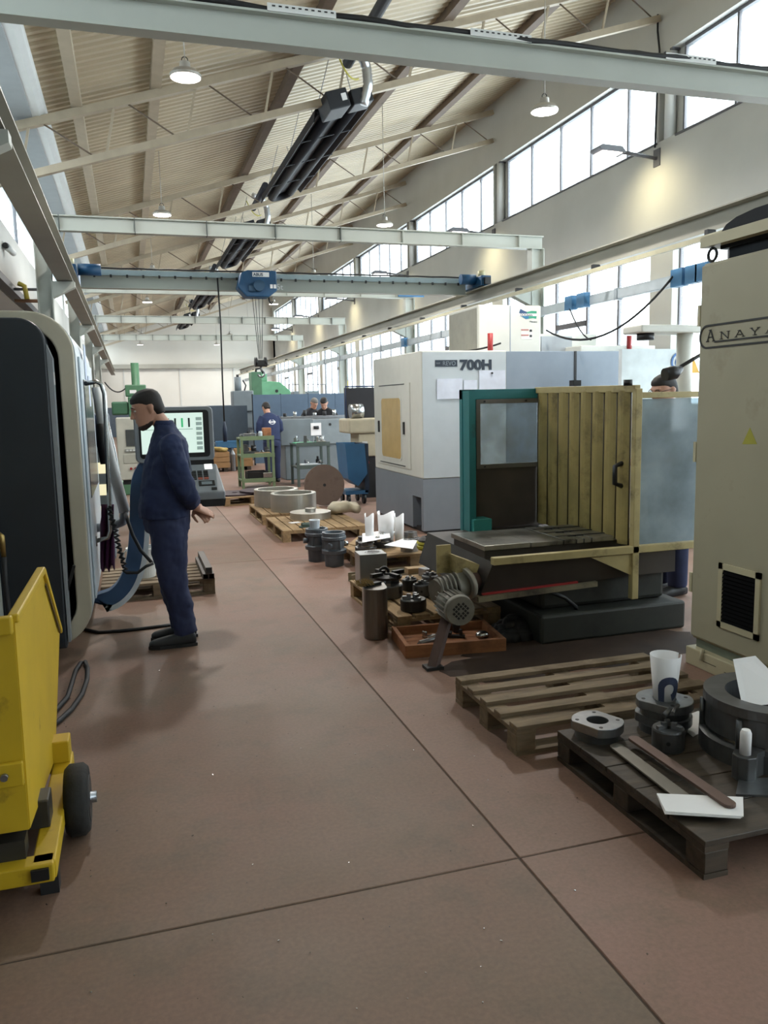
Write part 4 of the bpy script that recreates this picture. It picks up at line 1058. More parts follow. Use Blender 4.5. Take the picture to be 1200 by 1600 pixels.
# ================================================================== pallets
def pallet(label, cx, cy, rz, L=1.2, W=.8, n=5, bw=.10, m=M_wood, bottom='L', broken=()):
    t = thing('pallet', label, 'pallet', (cx, cy, 0), rz, 'wooden pallets')
    bt, bh = .02, .08
    for j, x in enumerate((-L/2+.05, 0, L/2-.05)):
        for y in (-W/2+.05, 0, W/2-.05):
            G().box(x-.05, x+.05, y-.05, y+.05, bt, bt+bh).build('block', m, t, bevel=.004, seg=1)
        G().box(x-.05, x+.05, -W/2, W/2, bt+bh, bt+bh+.022).build('cross_board', m, t)
    for y in (-W/2+.05, 0, W/2-.05):
        if bottom == 'L': G().box(-L/2, L/2, y-.05, y+.05, 0, bt).build('bottom_board', m, t)
    if bottom == 'W':
        for x in (-L/2+.05, 0, L/2-.05): G().box(x-.05, x+.05, -W/2, W/2, 0, bt).build('bottom_board', m, t)
    for i in range(n):
        if i in broken: continue
        y = -W/2+bw/2+(W-bw)*i/(n-1)
        a = random.uniform(-.006, .006)
        G().box(-L/2, L/2, y-bw/2, y+bw/2, .122, .143, Matrix.Rotation(a, 4, 'Z')).build('top_board', m, t, bevel=.002, seg=1)
    return t
ZP = .143
pallet('empty weathered wooden pallet with open slats beside the milling machine', 2.22, 3.60, 0, 1.2, .74, 5, .078, M_wood)
pallet('dark oily pallet carrying flanges, a big ring and flat bars', 2.38, 2.635, 0, 1.2, 1.0, 5, .196, M_woodD, 'W')
pallet('pale pallet with chucks and an aluminium block', 2.11, 5.90, PI/2, 1.28, .80, 6, .11, M_woodN)
pallet('pale pallet with the shiny disc and plastic sheet', 2.18, 10.08, PI/2, 1.25, 1.05, 8, .118, M_woodN)
pallet('pale pallet under the two turned steel rings', 2.10, 11.62, PI/2, 1.3, .9, 7, .115, M_woodN)
pallet('small broken pallet with dark round plates in the walkway', 1.82, 13.75, .15, 1.0, .8, 6, .11, M_woodN, broken=(3,))
pallet('pallet with white bucket and square tubes behind the standing worker', .15, 7.5, 0, .95, .80, 6, .10, M_wood)
pallet('pallet full of papers and metal parts in front of the white machining centre', 2.62, 7.85, 0, 1.1, .8, 7, .11, M_woodN)

# ---- on the oily pallet
def hexplate(R, cut, n=40):
    out = []
    for k in range(n):
        a = 2*PI*k/n; x, y = R*math.cos(a), R*math.sin(a)
        out.append((max(-cut, min(cut, x)), y))
    return out
def flange(cx, cy, z, R, rh, h, label, rz=.4, group=None):
    t = thing('flange', label, 'flange', (cx, cy, z), rz, group)
    o = hexplate(R, R*.80); n = len(o); vs = []
    inn = [(rh*math.cos(2*PI*k/n), rh*math.sin(2*PI*k/n)) for k in range(n)]
    for zz in (h*.45, h): vs += [(x, y, zz) for x, y in o]+[(x, y, zz) for x, y in inn]
    fs = []
    for i in range(n):
        j = (i+1) % n
        fs += [(i, n+i, n+j, j), (2*n+i, 2*n+j, 3*n+j, 3*n+i), (i, j, 2*n+j, 2*n+i), (n+i, 3*n+i, 3*n+j, n+j)]
    G().add(vs, fs).build('plate', M_steel, t, bevel=.003)
    G().lathe([(rh, 0), (R*.86, 0), (R*.86, h*.46), (rh, h*.46)], n=36).build('hub', M_cast, t)
    for k in range(4):
        a = PI/4+PI/2*k; c = (R*.86*math.cos(a)*.9, R*.86*math.sin(a)*.9)
        G().cyl((c[0], c[1], h), (c[0], c[1], h+.001), .009, n=10).build('bolt_hole', M_black, t)
    return t
flange(1.915, 3.02, ZP, .115, .047, .075, 'single grey flange with a round bore lying on the oily pallet')
flange(2.24, 2.99, ZP, .125, .05, .075, 'lower of two stacked grey flanges on the oily pallet', .2)
flange(2.24, 2.985, ZP+.076, .125, .05, .07, 'upper of two stacked flanges with a paper roll standing in its bore', .5)
t = thing('paper_roll', 'rolled drawing sheet with a dark blue print standing in the stacked flange', 'paper roll', (2.24, 2.985, ZP+.08), 0)
g = G(); N = 24
for i in range(N+1):
    a = -PI*.95+1.9*PI*i/N-3.3
    for z in (0, .27): g.v.append(Vector(((.042+.10*z)*math.cos(a), (.042+.10*z)*math.sin(a), z)))
g.f = [[2*i, 2*i+1, 2*i+3, 2*i+2] for i in range(N)]; g.s = [True]*N
o = g.build('sheet', M_paper, t); o.modifiers.new('thick', 'SOLIDIFY').thickness = .0015
M_print = mat('print_indigo', '3c4560', .7)
g = G(); N = 14
for i in range(N):
    a0, a1 = PI*1.4*i/N-.05, PI*1.4*(i+1)/N-.05
    def pt(a, r):
        u = .045*1-r*math.cos(a); z = .125+r*math.sin(a)*1.25
        th = -2.15+(u-.03)/.055; R_ = .0425+.10*z+.0025
        return Vector((R_*math.cos(th), R_*math.sin(th), z))
    k = len(g.v); g.v += [pt(a0, .020), pt(a0, .048), pt(a1, .048), pt(a1, .020)]; g.f.append([k, k+1, k+2, k+3]); g.s.append(True)
for z0, z1 in ((.04, .125),):
    for uu in (.0,):
        k = len(g.v)
        for (u, z) in ((-.003, z0), (.025, z0), (.025, z1), (-.003, z1)):
            th = -2.15+(u-.03)/.055; R_ = .0425+.10*z+.0025; g.v.append(Vector((R_*math.cos(th), R_*math.sin(th), z)))
        g.f.append([k, k+1, k+2, k+3]); g.s.append(True)
g.build('print', M_print, t)
# small chuck with key
def chuck(cx, cy, z, R, h, label, jaws=True, rz=0, m=M_cast, group='lathe chucks'):
    t = thing('lathe_chuck', label, 'chuck', (cx, cy, z), rz, group)
    G().lathe([(R*.25, 0), (R*.92, 0), (R, h*.08), (R, h*.92), (R*.95, h), (R*.25, h)], n=30).build('body', m, t)
    if jaws:
        for k in range(3):
            a = 2*PI*k/3+.3; mm = Matrix.Rotation(a, 4, 'Z')
            G().box(R*.2, R*.85, -R*.13, R*.13, h, h+R*.22).box(R*.2, R*.5, -R*.13, R*.13, h+R*.22, h+R*.4).xf(mm).build('jaw', M_steel, t)
    for k in range(3):
        a = 2*PI*k/3-.9; c = Vector((math.cos(a), math.sin(a), 0))
        G().cyl(c*R*.99+Vector((0, 0, h*.5)), c*R*1.003+Vector((0, 0, h*.5)), R*.13, n=10).build('key_socket', M_black, t)
    return t
chuck(2.125, 2.80, ZP, .068, .095, 'small dark lathe chuck beside the flat bars on the oily pallet', True, .8)
t = thing('chuck_key', 'dark chuck key resting on the small chuck', 'key', (2.15, 2.84, ZP+.13), 0)
G().cyl((-.02, 0, .0), (.02, .01, .02), .012, n=10).build('shaft', M_cast, t); G().cyl((-.0, -.03, .02), (.09, .05, .015), .009, n=8).build('bar', M_cast, t)
# big cast ring
t = thing('cast_ring', 'large dark cast ring with a stepped flange on the oily pallet', 'ring', (2.52, 2.66, ZP), 0)
G().lathe([(.17, 0), (.275, 0), (.275, .075), (.252, .085), (.252, .205), (.262, .21), (.262, .25), (.175, .25)], n=48).build('ring', M_cast, t)
for k in range(6):
    a = k*PI/3+.4; G().cyl((.262*math.cos(a), .262*math.sin(a), .08), (.262*math.cos(a), .262*math.sin(a), .2), .012, n=8).build('rib', M_cast, t)
G().lathe([(.253, .09), (.256, .09), (.256, .1), (.253, .1)], n=48).build('machined_band', M_steel2, t)
def sheet4(name, label, pts, m=M_paper, th=.002, group=None, cat='paper'):
    p = [Vector(q) for q in pts]; nrm = (p[1]-p[0]).cross(p[3]-p[0]).normalized()*th
    if nrm.z < 0: nrm = -nrm
    o = G().hexa(p, [q+nrm for q in p]).build(name, m); tag(o, label, cat, group); return o
sheet4('paper_sheet', 'folded white drawing sticking out of the big cast ring', [(2.33, 2.60, .37), (2.55, 2.53, .40), (2.53, 2.76, .52), (2.43, 2.78, .51)])
sheet4('paper_sheet', 'white sheet lying flat between the stacked flanges and the cast ring', [(2.30, 2.86, ZP+.001), (2.47, 2.93, ZP+.001), (2.52, 3.10, ZP+.001), (2.34, 3.05, ZP+.001)])
t = thing('pipe_stub', 'dark cast stub with a white paper roll in it in front of the cast ring', 'casting', (2.235, 2.47, ZP), .3)
G().cyl((0, 0, 0), (0, 0, .10), .048, n=8, smooth=False).build('stub', M_cast, t, bevel=.004)
G().box(.03, .09, -.03, .03, 0, .1).build('lug', M_cast, t)
o = G().tube([(0, 0, .1), (0, 0, .185), (0, 0, .20)], [.022, .022, .016], 14).build('paper_roll', M_paper); o.location = (2.235, 2.47, ZP); tag(o, 'small white paper roll standing in the cast stub', 'paper roll')
def flatbar(label, p0, p1, z, w=.045, h=.012, m=M_steel):
    p0, p1 = Vector((*p0, 0)), Vector((*p1, 0)); d = (p1-p0); L = d.length
    t = thing('flat_bar', label, 'steel bar', (p0.x, p0.y, z), math.atan2(d.y, d.x))
    o = [(0+w/2-w/2*math.cos(a), w/2*math.sin(a)) for a in [-PI/2+PI*k/8 for k in range(9)]]
    o2 = [(L-w/2+w/2*math.cos(a), w/2*math.sin(a)) for a in [-PI/2+PI*k/8 for k in range(9)]]
    G().prism(o[::-1]+o2, 'Z', 0, h).build('bar', m, t, bevel=.001)
    return t
flatbar('dull grey flat steel bar with rounded ends next to the brown bar', (1.925, 2.90), (1.90, 2.30), ZP+.001, .05, .012, mat('bar_dull', '77736a', .5, .5, var=.1))
flatbar('second grey flat bar lying under its twin at the pallet edge', (1.905, 2.88), (1.875, 2.32), ZP+.0135, .05, .008, mat('bar_dull', '77736a'))
flatbar('brown oxidised flat steel bar with rounded ends lying over the white papers', (2.00, 2.885), (1.985, 2.24), ZP+.03, .05, .012, mat('bar_brown', '6d5a52', .5, .5, var=.1))
for k in range(3):
    sheet4('paper_sheet', 'white folded papers lying under the brown flat bar at the pallet corner', [(1.74+.004*k, 2.30+.003*k, ZP+.022+.0025*k), (1.97+.006*k, 2.185, ZP+.022+.0025*k), (2.08, 2.30, ZP+.022+.0025*k), (1.80, 2.43, ZP+.022+.0025*k)], group='papers under the brown bar')
sheet4('steel_plate', 'thin square steel plate lying beside the cast stub', [(2.10, 2.36, ZP), (2.28, 2.28, ZP), (2.40, 2.40, ZP), (2.20, 2.46, ZP)], M_steel, .008, None, 'plate')

# ---- around the chuck pallet
t = thing('steel_block', 'tall half-round machined steel block standing on the floor', 'steel block', (1.57, 5.33, 0), -.15)
G().prism([(-.075, .12), (.085, .12)]+[(.085*math.cos(a), -.02+.085*math.sin(a)) for a in [-PI*k/12 for k in range(13)]], 'Z', 0, .36).build('block', mat('brushed_steel', '7c7873', .3, .85, var=.12, scale=6, aniso=(8, 8, .6)), t, bevel=.003)
t = thing('hand_brush', 'short hand brush with straw bristles lying on the half-round steel block', 'brush', (1.545, 5.36, .36), .4)
G().box(-.05, .09, -.02, .02, .0, .02).build('back', M_dkmetal, t)
g = G()
for i in range(90):
    x, y = random.uniform(-.09, .03), random.uniform(-.03, .03); g.bar((x, y, .012), (x-.03+random.uniform(-.03, .02), y+random.uniform(-.02, .02), .03+random.random()*.035), .003, .003)
g.build('bristles', mat('straw', 'a08a5c', .8), t)
t = thing('aluminium_block', 'shiny aluminium block with a large round bore on the pale pallet', 'metal block', (1.845, 6.36, ZP), -.06)
G().box(-.115, .115, -.10, .10, 0, .265).build('block', mat('aluminium', '9a9d9e', .35, .8, var=.06, scale=5), t, bevel=.004)
G().lathe([(.052, .2655), (.068, .2655), (.068, .268), (.052, .268)], (.02, 0, 0), n=30).build('bore_edge', M_steel2, t)
G().cyl((.02, 0, .2652), (.02, 0, .266), .054, n=30).build('bore', M_dkmetal, t)
for i, (px, py, R, h, lab) in enumerate(((606, 932, .118, .10, 'large lathe chuck with cross jaws standing on another chuck'), (646, 953, .095, .085, 'black lathe chuck with raised jaws on the edge of the pale pallet'),
        (660, 930, .075, .09, 'small dark lathe chuck behind the black chuck'), (640, 922, .06, .09, 'small grey chuck between the large chuck and the flat plates'), (672, 915, .07, .085, 'grey lathe chuck beside the milling machine chute'), (585, 945, .09, .07, 'wide low chuck beside the half-round block'))):
    c = atz(px, py, ZP)
    chuck(c.x, c.y, ZP, R, h, lab, True, .5*i, M_cast if i % 2 == 0 else mat('dark_chuck', '333433', .4, .5, var=.2))
c = atz(606, 932, ZP)
t = thing('four_jaw_chuck', 'black four-jaw chuck lying on top of the large chuck', 'chuck', (c.x, c.y, ZP+.1+.118*.4), .3)
G().lathe([(.03, 0), (.11, 0), (.115, .02), (.03, .03)], n=28).build('body', M_dkmetal, t)
for k in range(4): G().box(.05, .15, -.016, .016, .02, .05).xf(Matrix.Rotation(k*PI/2, 4, 'Z')).build('jaw', M_black, t)
G().tube(arc((0, .05, .03), .045, 0, PI, 10), .012, 8).build('lifting_ring', M_dkmetal, t)
for i, (px, py) in enumerate(((650, 893), (672, 897), (690, 905))):
    c = atz(px, py, ZP+.01)
    o = box(-.09, .09, -.05, .05, 0, .05+.02*i).build('wood_block', M_woodN if i != 1 else M_steel, None, bevel=.004); o.location = (c.x, c.y, ZP); o.rotation_euler = (0, 0, .3*i)
    tag(o, ['pale wooden block behind the lathe chucks', 'flat grey steel block behind the lathe chucks', 'thick wooden block next to the cream chute'][i], 'block')
# low orange tray with machine odds and ends
t = thing('wooden_tray', 'low orange-brown wooden tray with tools on the floor by the motor leg', 'tray', (1.97, 4.97, 0), -.12)
for a in ((-.34, .34, -.24, -.21), (-.34, .34, .21, .24), (-.34, -.31, -.21, .21), (.31, .34, -.21, .21)): G().box(a[0], a[1], a[2], a[3], 0, .085).build('side_board', M_woodO, t, bevel=.003)
for k in range(5): G().box(-.31, .31, -.205+.082*k, -.13+.082*k, .015, .03).build('bottom_board', M_woodO, t)
def part_small(name, label, cat, g, m, loc, rz=0):
    o = g.build(name, m, None, bevel=.003); o.location = loc; o.rotation_euler = (0, 0, rz); tag(o, label, cat); return o
part_small('toolholder_bar', 'long steel toolholder bar lying in the orange tray', 'tool', G().cyl((-.12, 0, .02), (.12, 0, .02), .016, n=10), M_steel, (1.86, 4.96, .03), .4)
part_small('steel_bracket', 'pale steel bracket lying across the orange tray', 'bracket', G().box(-.1, .1, -.02, .02, 0, .015).box(-.1, -.08, -.02, .02, 0, .05), M_steel2, (1.93, 5.08, .03), .2)
part_small('clamp', 'black clamp lying in the orange tray', 'clamp', G().box(-.06, .06, -.015, .015, 0, .02).cyl((.03, 0, 0), (.03, 0, .06), .012, n=8).box(-.06, -.03, -.03, .03, .02, .04), M_black, (2.05, 5.0, .03), -.5)
part_small('threaded_stud', 'black threaded stud lying in the orange tray', 'stud', G().cyl((-.07, 0, .015), (.07, 0, .015), .012, n=8).cyl((-.08, 0, .015), (-.05, 0, .015), .022, n=6), M_black, (1.80, 4.86, .03), -.2)
part_small('foil_scrap', 'crumpled silver foil scrap in the orange tray', 'scrap', G().ball((0, 0, .03), .05, .04, .03, 9, 6), M_steel2, (2.2, 4.9, .03))
part_small('end_cap', 'black knob lying at the back of the orange tray', 'knob', G().cyl((0, 0, 0), (0, 0, .05), .025, n=10).ball((0, 0, .05), .03), M_black, (2.1, 5.12, .03))

# ---- castings by the walkway
def casting(cx, cy, label, rz, paper=False):
    t = thing('pump_casting', label, 'casting', (cx, cy, 0), rz, 'pump castings')
    m = mat('casting_bluegrey', '5f676f', .45, .3, var=.15, scale=10)
    G().lathe([(.05, 0), (.095, 0), (.10, .12), (.125, .13), (.128, .165), (.10, .18), (.105, .26), (.125, .275), (.125, .30), (.118, .305), (.118, .345), (.095, .345), (.09, .30), (.05, .30)], n=30, smooth=False).build('body', m, t)
    for k in range(3):
        a = 2*PI*k/3+.6; G().cyl((.09*math.cos(a), .09*math.sin(a), .22), (.145*math.cos(a), .145*math.sin(a), .22), .028, n=12).build('port', M_steel2 if k == 0 else m, t)
        G().box(.10*math.cos(a+1)-.015, .10*math.cos(a+1)+.015, .10*math.sin(a+1)-.015, .10*math.sin(a+1)+.015, .17, .27).build('rib', m, t)
    return t
casting(1.905, 7.9, 'blue-grey pump casting with flanges standing closest to the walkway joint', -.7)
casting(1.80, 8.22, 'blue-grey pump casting with a plastic cup on top', .4)
o = G().lathe([(.035, 0), (.05, 0), (.06, .09), (.045, .09)], n=14).build('plastic_cup', mat('clear_plastic', 'c9d2da', .4)); o.location = (1.78, 8.22, .345); tag(o, 'crumpled clear plastic cup on the casting', 'cup')
# ---- the paper pallet
g0 = [(2.20, 7.75, .11, .10), (2.62, 7.62, .09, .12), (2.45, 7.98, .12, .09), (2.75, 7.95, .10, .14), (2.28, 8.1, .09, .10)]
for i, (x, y, R, h) in enumerate(g0):
    t = thing('gear_blank', ['grey turned gear blank with a paper on it', 'stubby grey hub near the yellow pulley', 'wide flat gear blank in the middle of the paper pallet', 'tall grey hub at the back of the paper pallet', 'small gear blank at the far corner of the paper pallet'][i], 'gear blank', (x, y, ZP), 0, 'turned blanks on the paper pallet')
    G().lathe([(R*.3, 0), (R, 0), (R, h*.55), (R*.7, h*.6), (R*.7, h), (R*.3, h)], n=28).build('blank', M_steel if i % 2 else M_cast, t)
    G().lathe([(R*.71, h*.62), (R*.78, h*.62), (R*.78, h*.7), (R*.71, h*.7)], n=28).build('collar', M_steel2, t)
def standing_roll(px0, px1, py0, py1, Y, label):
    a, b = aty(px0, py1, Y), aty(px1, py0, Y); w = (b.x-a.x)
    t = thing('paper_roll', label, 'paper roll', ((a.x+b.x)/2, Y, ZP), 0, 'papers on the paper pallet')
    g = G(); N = 14; h = b.z-ZP
    for i in range(N+1):
        an = -PI*.8+1.6*PI*i/N
        for z, s in ((0, .8), (h, 1.0)): g.v.append(Vector((w/2*s*math.sin(an), -w*.3*s*math.cos(an), z+(.02*math.sin(an*2) if z else 0))))
    g.f = [[2*i, 2*i+1, 2*i+3, 2*i+2] for i in range(N)]; g.s = [True]*N
    o = g.build('sheet', M_paper, t); o.modifiers.new('thick', 'SOLIDIFY').thickness = .002
standing_roll(570, 584, 804, 832, 7.95, 'narrow white paper roll standing among the castings')
standing_roll(590, 616, 800, 824, 8.05, 'wide crumpled white paper standing in a gear blank')
standing_roll(616, 631, 804, 836, 7.9, 'stiff white folded paper standing beside the crumpled one')
def ptsheet(name, label, quad, Y0, z, m=M_paper):
    return sheet4(name, label, [atz(*q, z) for q in quad], m, .003)
ptsheet('paper_sheet', 'white sheet leaning on the gear blanks', ((566, 848), (610, 840), (608, 828), (566, 834)), 7.8, .27)
ptsheet('paper_sheet', 'white open drawing lying on the paper pallet beside the yellow pulley', ((600, 852), (645, 858), (652, 845), (630, 842)), 7.7, .26)
ptsheet('wood_board', 'thin wooden board on the paper pallet', ((545, 850), (578, 858), (590, 845), (560, 838)), 7.9, ZP+.004, M_woodN)['category'] = 'board'
for i, (px, py) in enumerate(((598, 842), (612, 838), (590, 848))):
    c = atz(px, py, .22); part_small('machined_bush', 'small shiny machined bush lying among the papers', 'bush', G().lathe([(.012, 0), (.035, 0), (.035, .03), (.02, .05), (.012, .05)], n=16), M_steel2, (c.x, c.y, .235))['group'] = 'shiny bushes'
# yellow pulley
c = atz(672, 868, .15)
t = thing('belt_pulley', 'yellow grooved pulley with a black part on top', 'pulley', (c.x, c.y, ZP), 0)
M_py = mat('pulley_yellow', 'a8a02a', .5, var=.1)
G().lathe([(.03, 0), (.075, 0), (.08, .06), (.115, .07), (.13, .09), (.13, .11), (.115, .12), (.13, .13), (.13, .15), (.03, .15)], n=30).build('wheel', M_py, t)
o = G().lathe([(.05, 0), (.115, .0), (.12, .02), (.08, .045), (.05, .045)], n=26).build('black_ring', M_black); o.location = (c.x, c.y, ZP+.15); tag(o, 'black rubber ring lying on the yellow pulley', 'ring')
o = box(-.09, .09, -.06, .06, 0, .004).build('cardboard_piece', mat('cardboard', '9c8160', .8)); o.location = (c.x+.07, c.y-.02, ZP+.196); o.rotation_euler = (0, .1, .3); tag(o, 'brown cardboard piece on the black rubber ring', 'cardboard')
# steel channels leading to the chute
t = thing('steel_channel', 'dirty steel channel lying between the paper pallet and the chuck pallet', 'channel', (2.3, 7.1, 0), .05)
G().box(-.45, .6, -.06, .06, 0, .01).box(-.45, .6, -.06, -.05, 0, .08).box(-.45, .6, .05, .06, 0, .08).build('channel', mat('dirty_channel', '8a8068', .55, .2, var=.15), t)

# ---- rings, disc, bag
M_turn = mat('turned_steel', 'b9b8b0', .36, .85, var=.08, scale=5)
def tring(cx, cy, R, h, label):
    t = thing('steel_ring', label, 'ring', (cx, cy, ZP), 0, 'turned steel rings')
    G().lathe([(R*.82, 0), (R, 0), (R, h-.006), (R-.006, h), (R*.82, h)], n=56, smooth=False).build('ring', M_turn, t)
    G().lathe([(R*.70, h*.35), (R*.82, h*.35), (R*.82, h*.5), (R*.70, h*.5)], n=56).build('inner_step', M_turn, t)
tring(2.15, 11.30, .325, .25, 'bright turned steel ring standing in front of its twin')
tring(2.02, 11.96, .33, .25, 'bright turned steel ring partly hidden behind its twin')
t = thing('steel_disc', 'flat turned steel disc with a centre hub on the pale pallet', 'disc', (2.20, 10.40, ZP), 0)
G().lathe([(.05, 0), (.27, 0), (.27, .085), (.05, .085)], n=48).build('disc', M_turn, t); G().lathe([(.03, .085), (.07, .085), (.07, .13), (.03, .13)], n=24).build('hub', M_turn, t)
part_small('paper_scrap', 'white paper scrap on the front pallet boards', 'paper', G().box(-.07, .07, -.05, .05, 0, .006), M_paper, (1.92, 10.05, ZP), .2)
part_small('green_fitting', 'small dark green fitting on the front pallet corner', 'fitting', G().cyl((-.06, 0, .03), (.06, 0, .03), .03, n=12).box(-.09, .09, -.03, .03, 0, .02), mat('fitting_green', '2f4640', .5), (1.98, 9.62, ZP), .1)
g = G()
for i in range(26):
    g.ball((random.uniform(-.15, .15), random.uniform(-.1, .1), .05+random.random()*.06), .07+.05*random.random(), .06+.04*random.random(), .04+.05*random.random(), 8, 5)
o = g.build('plastic_sheet', mat('plastic_cream', 'c9bfa6', .45, var=.06), None, remesh=.025); o.location = (2.74, 10.66, ZP); tag(o, 'crumpled cream plastic sheet beside the flat disc', 'plastic sheet')
t = thing('rusty_disc', 'large rusty round plate standing upright behind the steel rings', 'disc', (2.92, 12.65, 0), 0)
mm = Matrix.Translation((0, 0, .335)) @ Matrix.Rotation(-.12, 4, 'X')
G().lathe([(.02, -.02), (.33, -.02), (.33, .02), (.02, .02)], n=44, axis='Y').xf(mm).build('plate', mat('rust_plate', '7b6a60', .8, var=.12, scale=3, dirt='54433c', dirt_amt=.2), t)
G().cyl((0, -.022, 0), (0, -.02, 0), .025, n=14).xf(mm).build('centre_hole', M_dkmetal, t)
G().bar((-.2, .35, .01), (-.2, .06, .45), .04, .04).build('prop', M_rust, t)
for i, (x, y) in enumerate(((1.62, 13.8), (2.1, 13.75))):
    o = G().lathe([(.05, 0), (.40, 0), (.40, .025), (.05, .025)], n=36).build('round_plate', mat('plate_plum', '40343c', .5, .3)); o.location = (x, y, ZP+.03*i)
    tag(o, ['dark round plate overhanging the broken pallet towards the walkway', 'dark round plate lying on top of the other plate'][i], 'plate')
# bucket and tubes behind the worker
t = thing('bucket', 'white plastic bucket on the pallet behind the worker', 'bucket', (.03, 7.42, ZP), 0)
G().lathe([(.10, 0), (.105, 0), (.135, .25), (.14, .25), (.14, .265), (.125, .265), (.10, .012), (.001, .012), (.001, 0)], n=28, smooth=False).build('pail', mat('bucket_white', 'd2d3cf', .45), t)
G().tube(arc((-.10, -.02, .2), .06, .3, PI*1.7, 14, 'XZ'), .006, 6).build('bail', M_white, t)
for i, x in enumerate((.545, .595)):
    t = thing('square_tube', 'dark square steel tube lying on the pallet behind the worker', 'tube', (x, 7.5, ZP), 0, 'square tubes behind the worker')
    z0 = 0 if i == 0 else 0
    g = G(); w_ = .024
    for a in ((-w_, w_, 0, .004), (-w_, w_, .044, .048), (-w_, -w_+.004, .004, .044), (w_-.004, w_, .004, .044)): g.box(a[0], a[1], -.44, .42, a[2], a[3])
    g.build('tube', mat('tube_dark', '4a443f', .5, .3), t)
t = thing('square_tube', 'dark square steel tube lying on top of the pair of tubes', 'tube', (.575, 7.5, ZP+.048), 0)
G().box(-.028, .028, -.44, .40, 0, .056).build('tube', mat('tube_dark', '4a443f'), t); G().box(-.023, .023, -.442, -.439, .005, .051).build('tube_mouth', M_black, t)
# swarf and bits on the floor
g = G()
for i in range(260):
    x, y = random.uniform(-.6, 3.0), random.uniform(1.4, 5.2)
    s = random.uniform(.001, .0035); g.bar((x, y, s), (x+random.uniform(-.006, .006), y+random.uniform(-.006, .006), s+.001), s, s)
o = g.build('metal_chips', M_steel2); tag(o, 'tiny metal chips scattered over the concrete floor', 'chips'); o['kind'] = 'stuff'
# ================================================================== deeper in the hall
M_grn = mat('machine_green', '4f7a5c', .5, var=.1)
M_mint = mat('machine_mint', '6fae87', .5, var=.08)
M_rackg = mat('rack_green', '6a7d5e', .55, var=.1)
M_lgrey = mat('lathe_grey', '6d777c', .5, var=.1, scale=3)
def stuffbox(name, label, cat, x0, x1, y0, y1, z0, z1, m, bevel=.01):
    o = box(-(x1-x0)/2, (x1-x0)/2, -(y1-y0)/2, (y1-y0)/2, 0, z1-z0).build(name, m, None, bevel=bevel)
    o.location = ((x0+x1)/2, (y0+y1)/2, z0); tag(o, label, cat); return o
def rack(label, x0, x1, y0, y1, zs, m):
    t = thing('work_rack', label, 'rack', ((x0+x1)/2, (y0+y1)/2, 0), 0)
    for x in (x0, x1):
        for y in (y0, y1): box(x-.025, x+.025, y-.025, y+.025, 0, zs[-1]).build('leg', m, t, True)
    for z in zs:
        box(x0-.03, x1+.03, y0-.03, y1+.03, z-.03, z).build('shelf', m, t, True)
        box(x0-.03, x1+.03, y0-.035, y0-.028, z-.05, z+.03).build('shelf_lip', m, t, True)
    return t
rack('green steel rack with three shelves of tools beside the walkway', 2.05, 2.66, 15.95, 16.5, (.17, .66, 1.0), M_rackg)
rack('green and grey work table behind the rusty disc', 3.12, 3.74, 15.75, 16.4, (.40, .85), mat('rack_grey', '4d5a56', .5))
shelf_items = [('tool_box', 'grey metal box on the top of the green rack', 'box', 2.12, 2.35, 16.0, 16.3, 1.0, 1.08, M_steel),
 ('wooden_box', 'small wooden box with a round hole on the green rack', 'box', 2.50, 2.66, 16.05, 16.25, 1.0, 1.18, M_woodO),
 ('glass_jar', 'clear jar standing on the green rack', 'jar', 2.40, 2.48, 16.0, 16.1, 1.0, 1.12, M_pale),
 ('machine_vice', 'dark machine vice on the middle shelf of the green rack', 'vice', 2.1, 2.4, 16.0, 16.3, .66, .86, M_cast),
 ('steel_block', 'long pale steel block on the middle shelf of the green rack', 'steel block', 2.3, 2.62, 15.98, 16.1, .66, .70, M_woodN),
 ('plastic_crate', 'black plastic crate on the bottom shelf of the green rack', 'crate', 2.15, 2.55, 16.0, 16.4, .17, .32, M_black),
 ('metal_sheet', 'pale metal sheet leaning on the bottom shelf of the green rack', 'metal sheet', 2.45, 2.66, 15.96, 16.0, .17, .30, M_steel2),
 ('green_board', 'bright green board lying on the work table', 'board', 3.1, 3.5, 15.8, 16.2, .85, .87, mat('board_green', '3f9a70', .5)),
 ('steel_casting', 'silver casting on the work table', 'casting', 3.52, 3.72, 15.85, 16.05, .85, .98, M_steel2),
 ('tool_tray', 'white tray of small tools under the work table', 'tray', 3.2, 3.6, 15.85, 16.1, .40, .44, M_paper)]
